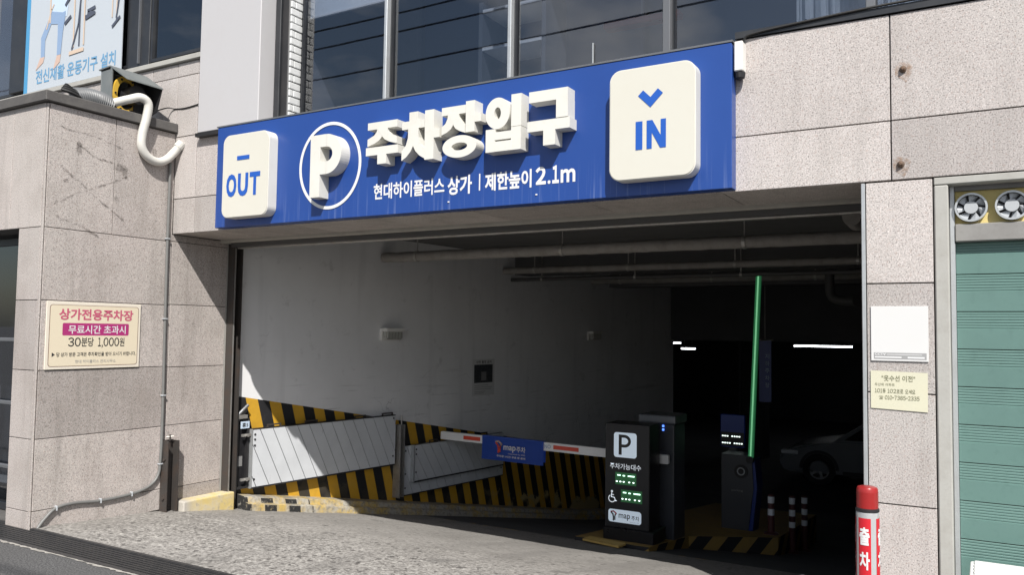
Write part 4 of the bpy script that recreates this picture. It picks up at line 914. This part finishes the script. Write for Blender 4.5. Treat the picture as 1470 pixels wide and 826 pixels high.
text('Operated by 파킹', 'white_vinyl', bb, bo_+U*(b0+.38)-V_*.142, U, V_, .235, .018, .01); text('주차장 1시간 무료 문의 1588-0000'[:12]+' 문의', 'white_vinyl', bb, bo_+U*(b0+.22)-V_*.185, U, V_, .40, .026, .02)
# exit barrier with raised green arm
xb = thing('exit_barrier', 'exit barrier with dark cabinet and raised glowing green arm', 'barrier', (-2.75, 5.6, -.85))
q = [(-2.93, -.86), (-2.60, -.86), (-2.53, -.3), (-2.55, .05), (-2.60, .10), (-2.93, .10)]
part('cabinet', prism(newbm(), q, (0, 5.45, 0), X, Z, (0, .34, 0)), 'cabinet_grey', xb); part('side_panel', prism(newbm(), [(-2.598, -.86), (-2.55, -.86), (-2.49, -.3), (-2.52, .05), (-2.549, .05), (-2.53, -.3)], (0, 5.47, 0), X, Z, (0, .30, 0)), 'cabinet_blue', xb)
bm = newbm(); annulus(bm, (-2.68, -.10), .05, .05, .036, .036, (0, 5.434, 0), X, Z, (0, -.004, 0), 24); part('ring_light', bm, 'fan_grey', xb); part('lens', cyl(newbm(), (-2.68, 5.449, -.10), (-2.68, 5.436, -.10), .085, n=18), 'black', xb)
text('parking', 'ink_grey', xb, (-2.80, 5.447, -.36), X, Z, .14, .03)
P0, P1 = Vector((-2.555, 5.40, .07)), Vector((-2.455, 5.42, 2.385)); D_ = (P1-P0)
part('arm', prism(newbm(), [(-.030, 0), (.030, 0), (.030, D_.length), (-.030, D_.length)], P0, X, D_.normalized(), (0, .05, 0)), 'green_led', xb); part('light_strip', prism(newbm(), [(-.008, .03), (.010, .03), (.010, D_.length-.02), (-.008, D_.length-.02)], P0+Vector((0, -.003, 0)), X, D_.normalized(), (0, .002, 0)), 'green_core', xb)
part('arm_hub', cyl(newbm(), (-2.56, 5.38, .06), (-2.56, 5.46, .06), .045, n=14), 'black', xb)
ld = thing('led_message_board', 'small dark display with two rows of lit dots beside the green arm', 'display', (-2.9, 5.9, .1))
part('housing', bx(-3.06, -2.74, 5.86, 5.96, .13, .56, bev=.01), 'cabinet_blue', ld); part('stand', bx(-2.95, -2.85, 5.88, 5.94, -.95, .13), 'cabinet_grey', ld); part('screen', bx(-3.05, -2.75, 5.852, 5.858, .15, .33), 'black', ld)
for r_ in range(2):
    for k in range(9):
        if (k*7+r_*3) % 5 == 1: continue
        part('led_segment', bx(-3.035+k*.031, -3.035+k*.031+.02, 5.849, 5.851, .27-r_*.09, .285-r_*.09), 'seg_white', ld)
# flexible posts
for i, (u_, lab) in enumerate((((-2.31, 5.42), 'dark red flexible post with white bands, leftmost of three'), ((-2.175, 5.985), 'dark red flexible post with white bands, middle of three'), ((-2.168, 6.76), 'dark red flexible post with white bands, rightmost of three'))):
    zb = TZ(u_[1]) if i == 0 else fz(u_[1])
    dp = thing('flexible_post', lab, 'post', (u_[0], u_[1], zb), 'flexible posts in the garage')
    h = (.48, .72, .74)[i]
    part('tube', lathe(newbm(), (u_[0], u_[1], zb), [(.09, 0), (.085, .02), (.042, .03), (.038, h), (.02, h+.01)], 14), 'delineator', dp, smooth=True)
    for k in range(3): part('band', lathe(newbm(), (u_[0], u_[1], zb+h-.10-.15*k), [(.0395, 0), (.0405, .005), (.0405, .075), (.0395, .08)], 14), 'reflect', dp, smooth=True)
hg = thing('hanging_banner', 'narrow dark blue banner hanging behind the green bar', 'banner', (-3.2, 9, .5))
part('cloth', bx(-3.30, -3.10, 9, 9.006, .50, 1.52), 'cabinet_blue', hg); part('rod', cyl(newbm(), (-3.33, 9.003, 1.53), (-3.07, 9.003, 1.53), .01, n=8), 'galv', hg); part('cord', cyl(newbm(), (-3.2, 9.003, 1.54), (-3.2, 9.003, 2.72), .004, n=6), 'galv', hg)
for k, ch in enumerate('지하주차장'): text(ch, 'pr_blue2', hg, (-3.20, 8.997, 1.22-.12*k), X, Z, .07, .08, .01)
# parked car
ca = thing('parked_car', 'pale car parked in the dark basement seen from its side', 'car', (-1.6, 14.2, -1.56))
cz = -1.56; cy0, cy1 = 13.5, 15.25
body = [(-3.92, .34), (-3.95, .52), (-3.86, .68), (-3.55, .80), (-2.80, .93), (-.6, .98), (.15, .93), (.42, .80), (.45, .42), (.35, .28), (-3.80, .24)]
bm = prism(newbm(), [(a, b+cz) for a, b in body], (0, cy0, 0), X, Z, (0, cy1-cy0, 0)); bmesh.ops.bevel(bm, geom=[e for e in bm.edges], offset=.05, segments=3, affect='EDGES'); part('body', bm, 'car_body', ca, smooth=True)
cab = [(-2.85, .92), (-2.15, 1.40), (-1.6, 1.47), (-.8, 1.44), (.02, .96)]
bm = newbm(); A = [bm.verts.new((a, cy0+.05+(b-.92)*.3, b+cz)) for a, b in cab]; B = [bm.verts.new((a, cy1-.05-(b-.92)*.3, b+cz)) for a, b in cab]; bm.faces.new(A); bm.faces.new(B[::-1])
for i in range(5): bm.faces.new((A[i], A[(i+1) % 5], B[(i+1) % 5], B[i]))
part('cabin', bm, 'car_body', ca)
for q in ([(-2.62, .98), (-2.12, 1.34), (-1.55, 1.40), (-1.55, .99)], [(-1.48, .99), (-1.48, 1.40), (-.85, 1.37), (-.25, 1.0)]):
    bm = newbm(); bm.faces.new([bm.verts.new((a, cy0+.045+(b-.92)*.3, b+cz)) for a, b in q]); part('window', bm, 'car_glass', ca)
for xx in (-3.12, -.42):
    for yy in (cy0+.02, cy1-.24):
        bm = newbm(); annulus(bm, (xx, cz+.34), .335, .335, .215, .215, (0, yy-.03, 0), X, Z, (0, .24, 0), 28); wh = part('wheel', bm, 'tyre', ca, smooth=True)
        bm = newbm(); annulus(bm, (xx, cz+.34), .215, .215, .185, .185, (0, yy-.02, 0), X, Z, (0, .2, 0), 28)
        for k in range(5):
            a = k*1.2566; poly = [(xx+.03*math.cos(a-1), cz+.34+.03*math.sin(a-1)), (xx+.19*math.cos(a-.14), cz+.34+.19*math.sin(a-.14)), (xx+.19*math.cos(a+.14), cz+.34+.19*math.sin(a+.14)), (xx+.03*math.cos(a+1), cz+.34+.03*math.sin(a+1))]; prism(bm, poly, (0, yy-.015, 0), X, Z, (0, .02, 0))
        part('rim', bm, 'rim', wh)
    bm = newbm(); annulus(bm, (xx, cz+.34), .40, .40, .34, .34, (0, cy0-.012, 0), X, Z, (0, .02, 0), 20, R(0), R(180)); part('wheel_arch', bm, 'black', ca)
part('headlight', bx(-3.90, -3.55, cy0-.012, cy0+.2, cz+.62, cz+.70, bev=.01), 'reflect', ca); part('sill', bx(-2.65, -.9, cy0-.01, cy0+.05, cz+.25, cz+.33, bev=.008), 'black', ca)

# ================================================================== right side: notices, shop front, bollard
cn = thing('cctv_notice', 'square white notice with a grey strip at its foot on the right pilaster', 'notice', (-.41, -.005, 1.47))
part('sheet', bx(-.552, -.268, -.008, -.003, 1.472, 1.772, bev=.001), 'paper', cn); part('strip', bx(-.537, -.278, -.0095, -.0085, 1.484, 1.518), 'ink_grey', cn)
text('CCTV', 'white_vinyl', cn, (-.533, -.011, 1.502), X, Z, .055, .013, .03); part('text_line', bx(-.472, -.30, -.0105, -.0098, 1.506, 1.509), 'white_vinyl', cn); part('text_line', bx(-.533, -.40, -.0105, -.0098, 1.489, 1.496), 'white_vinyl', cn); part('text_line', bx(-.37, -.288, -.0105, -.0098, 1.488, 1.497), 'white_vinyl', cn)
mn = thing('moving_notice', 'yellowed paper notice below the white one on the right pilaster', 'notice', (-.42, -.005, 1.21))
bm = newbm(); prism(bm, [(-.556, 1.212), (-.276, 1.202), (-.274, 1.412), (-.556, 1.418)], (0, -.003, 0), X, Z, (0, -.003, 0)); part('sheet', bm, 'paper_yellow', mn)
text('"옷수선 이전"', 'ink_olive', mn, (-.50, -.0075, 1.362), X, Z, .165, .032, .01); text('두산위 아파트', 'ink_olive', mn, (-.535, -.0075, 1.335), X, Z, .10, .016); letter_row('101동 102호로 오세요', 'ink_olive', mn, (-.535, -.0075, 1.298), X, Z, .20, .022, .005); text('☎', 'ink_olive', mn, (-.515, -.0075, 1.262), X, Z, .022, .02); letter_row('010-7385-2335', 'ink_olive', mn, (-.485, -.0075, 1.262), X, Z, .17, .022, .008)
sh = thing('shop_front', 'recessed shop front with teal slatted shutter right of the pilaster', 'shop front', (1, .1, 0))
part('reveal', bx(-.233, -.165, .004, .17, -.1, 2.425, bev=.006), 'concrete_frame', sh); part('reveal_head', bx(-.233, 4, .004, .17, 2.428, 2.468, bev=.004), 'concrete_frame', sh)
part('frame_post', bx(-.163, -.138, .10, .16, -.1, 2.43, bev=.003), 'alu', sh); part('head_rail', bx(-.137, 4, .10, .165, 2.402, 2.427), 'frame_grey', sh)
part('fan_panel', bx(-.137, 4, .124, .15, 2.222, 2.401), 'yellow_panel', sh); part('shutter_box', bx(-.137, 4, .09, .165, 2.125, 2.220, bev=.004), 'grille_grey', sh)
part('side_wall', bx(-.24, 4, .17, .3, -.1, 2.47), 'backing', sh)
prof = [(0, .0), (.002, -.010), (.108, -.010), (.111, -.006)]+sum([[(.112+.0148*k, -.0055), (.115+.0148*k, -.0085), (.122+.0148*k, -.0085), (.1255+.0148*k, -.0055)] for k in range(6)], [])
slat0 = None; zz = -.08
while zz < 2.12:
    zt = 2.123-zz
    if slat0 is None or zt < .203:
        bm = newbm(); A = [bm.verts.new((-.136, .150+d, zz+min(h, zt))) for h, d in prof]; B = [bm.verts.new((4, .150+d, zz+min(h, zt))) for h, d in prof]
        for i in range(len(prof)-1): bm.faces.new((A[i], A[i+1], B[i+1], B[i]))
        s_ = part('slat', bm, 'teal', sh)
        if slat0 is None: slat0 = s_; sz0 = zz
    else:
        s_ = slat0.copy(); COL.objects.link(s_); s_.location.z += zz-sz0
    zz += .203
def duct_fan(cx, lab):
    f = thing('duct_fan', lab, 'fan', (cx, .11, 2.24), 'fans over the shop shutter')
    bm = newbm(); annulus(bm, (cx, 2.307), .078, .078, .068, .068, (0, .123, 0), X, Z, (0, -.045, 0), 32); part('ring', bm, 'alu', f, smooth=True)
    part('back_disc', cyl(newbm(), (cx, .123, 2.307), (cx, .118, 2.307), .069, n=24), 'black', f); part('hub', cyl(newbm(), (cx, .117, 2.307), (cx, .086, 2.307), .033, n=20), 'fan_grey', f)
    for k in range(7):
        a = k*.8976+.3; bm = newbm(); q = [(.033*math.cos(a), .033*math.sin(a)), (.066*math.cos(a-.16), .066*math.sin(a-.16)), (.067*math.cos(a+.22), .067*math.sin(a+.22)), (.066*math.cos(a+.55), .066*math.sin(a+.55)), (.033*math.cos(a+.62), .033*math.sin(a+.62))]
        vs = [bm.verts.new((cx+a_, .098+.012*(i in (0, 1)), 2.307+b_)) for i, (a_, b_) in enumerate(q)]; bm.faces.new(vs); bmesh.ops.solidify(bm, geom=bm.faces[:], thickness=.003); part('blade', bm, 'fan_grey', f)
duct_fan(-.060, 'grey duct fan in the yellow panel, next to the pilaster'); duct_fan(.128, 'grey duct fan in the yellow panel, cut by the right edge of the picture')
# bollard
BX, BY, BR = -.521, -.5, .053
bl = thing('exit_warning_bollard', 'silver and red warning bollard with red lamp cap before the right pilaster', 'bollard', (BX, BY, -.04))
part('tube', lathe(newbm(), (BX, BY, 0), [(.09, -.05), (.09, -.02), (BR, -.018), (BR, .738), (BR-.004, .742)], 40), 'bollard_alu', bl, smooth=True)
part('collar', lathe(newbm(), (BX, BY, 0), [(BR-.002, .742), (BR+.002, .745), (BR+.002, .757), (BR-.003, .760)], 40), 'black', bl, smooth=True)
part('lamp_cap', lathe(newbm(), (BX, BY, 0), [(BR-.003, .760)]+sum([[(BR-.002, .764+k*.009), (BR-.0035, .769+k*.009)] for k in range(9)], [])+[(BR-.003, .850), (BR-.008, .860), (BR-.02, .864)], 40), 'red_lens', bl, smooth=True)
def onb(a, z, e): return Vector((BX+(BR+e)*math.cos(a), BY+(BR+e)*math.sin(a), z))
for ac in (R(260.3), R(354.8), R(88), R(172)):
    hw = .56; bm = newbm(); rows = []
    for i in range(11): a = ac-hw+2*hw*i/10; rows.append((bm.verts.new(onb(a, .06, .0015)), bm.verts.new(onb(a, .715, .0015))))
    for a, b in zip(rows, rows[1:]): bm.faces.new((a[0], b[0], b[1], a[1]))
    pl = part('red_panel', bm, 'red_vinyl', bl, smooth=True)
    for k, ch in enumerate('출차주의'):
        hh = .086; ww = .046; zt = .672-k*.118
        text(ch, 'white_vinyl', pl, None or (0, 0, 0), X, Z, ww, hh, .035, fn=lambda p, q, ac=ac, zt=zt, ww=ww, hh=hh: onb(ac+(p-ww/2)/BR, zt-hh+q, .0035))
# outdoor unit
ac_ = thing('outdoor_unit', 'white outdoor unit with slatted lid in front of the teal shutter', 'outdoor unit', (.25, -.3, 0))
part('casing', bx(-.075, .75, -.43, -.12, .0, .450, bev=.015, seg=2), 'ac_white', ac_); part('lid', bx(-.088, .763, -.443, -.107, .452, .475, bev=.008, seg=2), 'ac_white', ac_)
for k in range(5): part('lid_slat', bx(-.07, .745, -.432+k*.065, -.432+k*.065+.045, .476, .485, bev=.004), 'ac_white', ac_)
bm = newbm(); annulus(bm, (.25, .23), .2, .2, .19, .19, (0, -.431, 0), X, Z, (0, -.01, 0), 32); part('fan_guard', bm, 'fan_grey', ac_)

# ================================================================== window poster above the porch
wp = thing('window_poster', 'large white poster of exercise machines in the upper window above the porch', 'poster', (-8.2, -.02, 4.14))
part('sheet', bx(-9.03, -7.38, -.020, -.012, 4.145, 6.0), 'poster_white', wp); part('blue_border', bx(-9.10, -9.032, -.0205, -.012, 4.145, 6.0), 'sky_strip', wp)
PY = -.0225
text('전신재활 운동기구 설치', 'poster_text', wp, (-8.87, PY, 4.215), X, Z, 1.40, .155, .02)
def pflat(nm, pts, mat, e=0.): part(nm, poly_flat(newbm(), pts, (0, PY-e, 0), X, Z), mat, wp)
def pline(pts, wd, mat, e=0.):
    bm = newbm()
    for q in ribbon(pts, wd): poly_flat(bm, q, (0, PY-e, 0), X, Z)
    part('printed_bar', bm, mat, wp)
pflat('printed_torso', [(-8.62, 4.86), (-8.34, 4.88), (-8.30, 5.10), (-8.33, 5.40), (-8.42, 5.62), (-8.62, 5.62), (-8.66, 5.30)], 'pr_blue')
pflat('printed_leg', [(-8.62, 4.98), (-8.36, 4.92), (-8.38, 4.80), (-8.62, 4.84), (-8.72, 4.68), (-8.72, 4.50), (-8.79, 4.50), (-8.80, 4.72)], 'pr_blue2', .0012); pflat('printed_leg', [(-8.50, 4.92), (-8.36, 4.94), (-8.40, 4.70), (-8.42, 4.48), (-8.49, 4.48), (-8.49, 4.70)], 'pr_blue2', .0022)
pflat('printed_foot', [(-8.80, 4.50), (-8.72, 4.50), (-8.74, 4.44), (-8.88, 4.37)], 'pr_skin', .0012); pflat('printed_foot', [(-8.49, 4.48), (-8.42, 4.48), (-8.43, 4.40), (-8.55, 4.33)], 'pr_skin', .0012)
pflat('printed_head', disc_pts(-8.50, 5.74, .085, 14, .11), 'pr_skin', .0012)
pline([(-8.64, 4.86), (-8.64, 5.9)], .025, 'pr_wood', .003); pline([(-8.70, 4.80), (-8.62, 5.0), (-8.58, 5.05)], .02, 'pr_wood', .0035); pline([(-8.86, 5.60), (-8.74, 5.46), (-8.62, 5.42)], .03, 'pr_blue', .004); pline([(-8.90, 5.80), (-8.86, 5.58)], .02, 'pr_wood', .0045)
for xx in (-8.20, -8.10, -8.02): pline([(xx, 4.52), (xx, 5.95)], .022, 'pr_wood' if xx != -8.10 else 'pr_dark', .003+.0005*(xx > -8.1))
pline([(-8.26, 4.46), (-8.02, 4.47)], .04, 'pr_wood', .005); pline([(-8.22, 4.50), (-8.12, 4.75), (-8.09, 5.05)], .022, 'pr_dark', .0055)
for (a, b, c_, d) in ((-8.34, 5.30, -8.20, 5.36), (-8.34, 5.22, -8.20, 5.30), (-7.92, 5.26, -7.66, 5.30), (-7.86, 5.19, -7.62, 5.18), (-7.96, 4.86, -7.84, 4.88), (-7.96, 4.84, -7.84, 4.82), (-8.36, 5.00, -8.24, 5.12), (-8.36, 4.80, -8.26, 4.86), (-8.16, 5.55, -8.06, 5.62)): pline([(a, b), (c_, d)], .035, 'pr_dark', .006)
pflat('printed_seat', [(-8.00, 4.82), (-7.86, 4.84), (-7.86, 4.80), (-8.0, 4.77)], 'pr_dark', .0065); pflat('printed_torso', [(-7.97, 4.98), (-7.88, 5.02), (-7.86, 5.30), (-7.95, 5.34)], 'pr_blue', .0012)
for xx in (-7.64, -7.55, -7.48): pline([(xx, 4.72 if xx > -7.6 else 5.02, ), (xx, 5.95)], .016, 'pr_wood', .003)
pline([(-7.80, 5.10), (-7.62, 5.14), (-7.48, 5.13)], .02, 'pr_wood', .0035); pline([(-7.74, 4.96), (-7.60, 5.02), (-7.44, 4.94)], .025, 'pr_wood', .004); pline([(-7.48, 4.70), (-7.44, 4.92)], .02, 'pr_dark', .005); pline([(-7.54, 4.62), (-7.42, 4.70), (-7.30+.0, 4.62)][:2], .03, 'pr_dark', .0055)
for (a, b) in ((-7.80, 5.06), (-7.74, 4.98), (-7.62, 4.96), (-7.52, 5.10), (-7.46, 4.68)): pflat('printed_knob', disc_pts(a, b, .022, 8), 'pr_dark', .007)

# ================================================================== cables over the street, mirrored in the upper panes
for i, (yy, zz) in enumerate(((-9.0, 8.9), (-9.1, 8.5), (-9.0, 7.7))):
    P = [(x_, yy, zz+.0011*(x_+12)**2) for x_ in range(-46, 24, 5)]
    solo('overhead_cable', tube(newbm(), P, .022, 6, 3), 'cable', ['topmost black cable over the street, mirrored in the windows', 'middle black cable over the street, mirrored in the windows', 'lowest black cable over the street, mirrored in the windows'][i], 'cable', (-11, yy, zz), 'cables over the street')
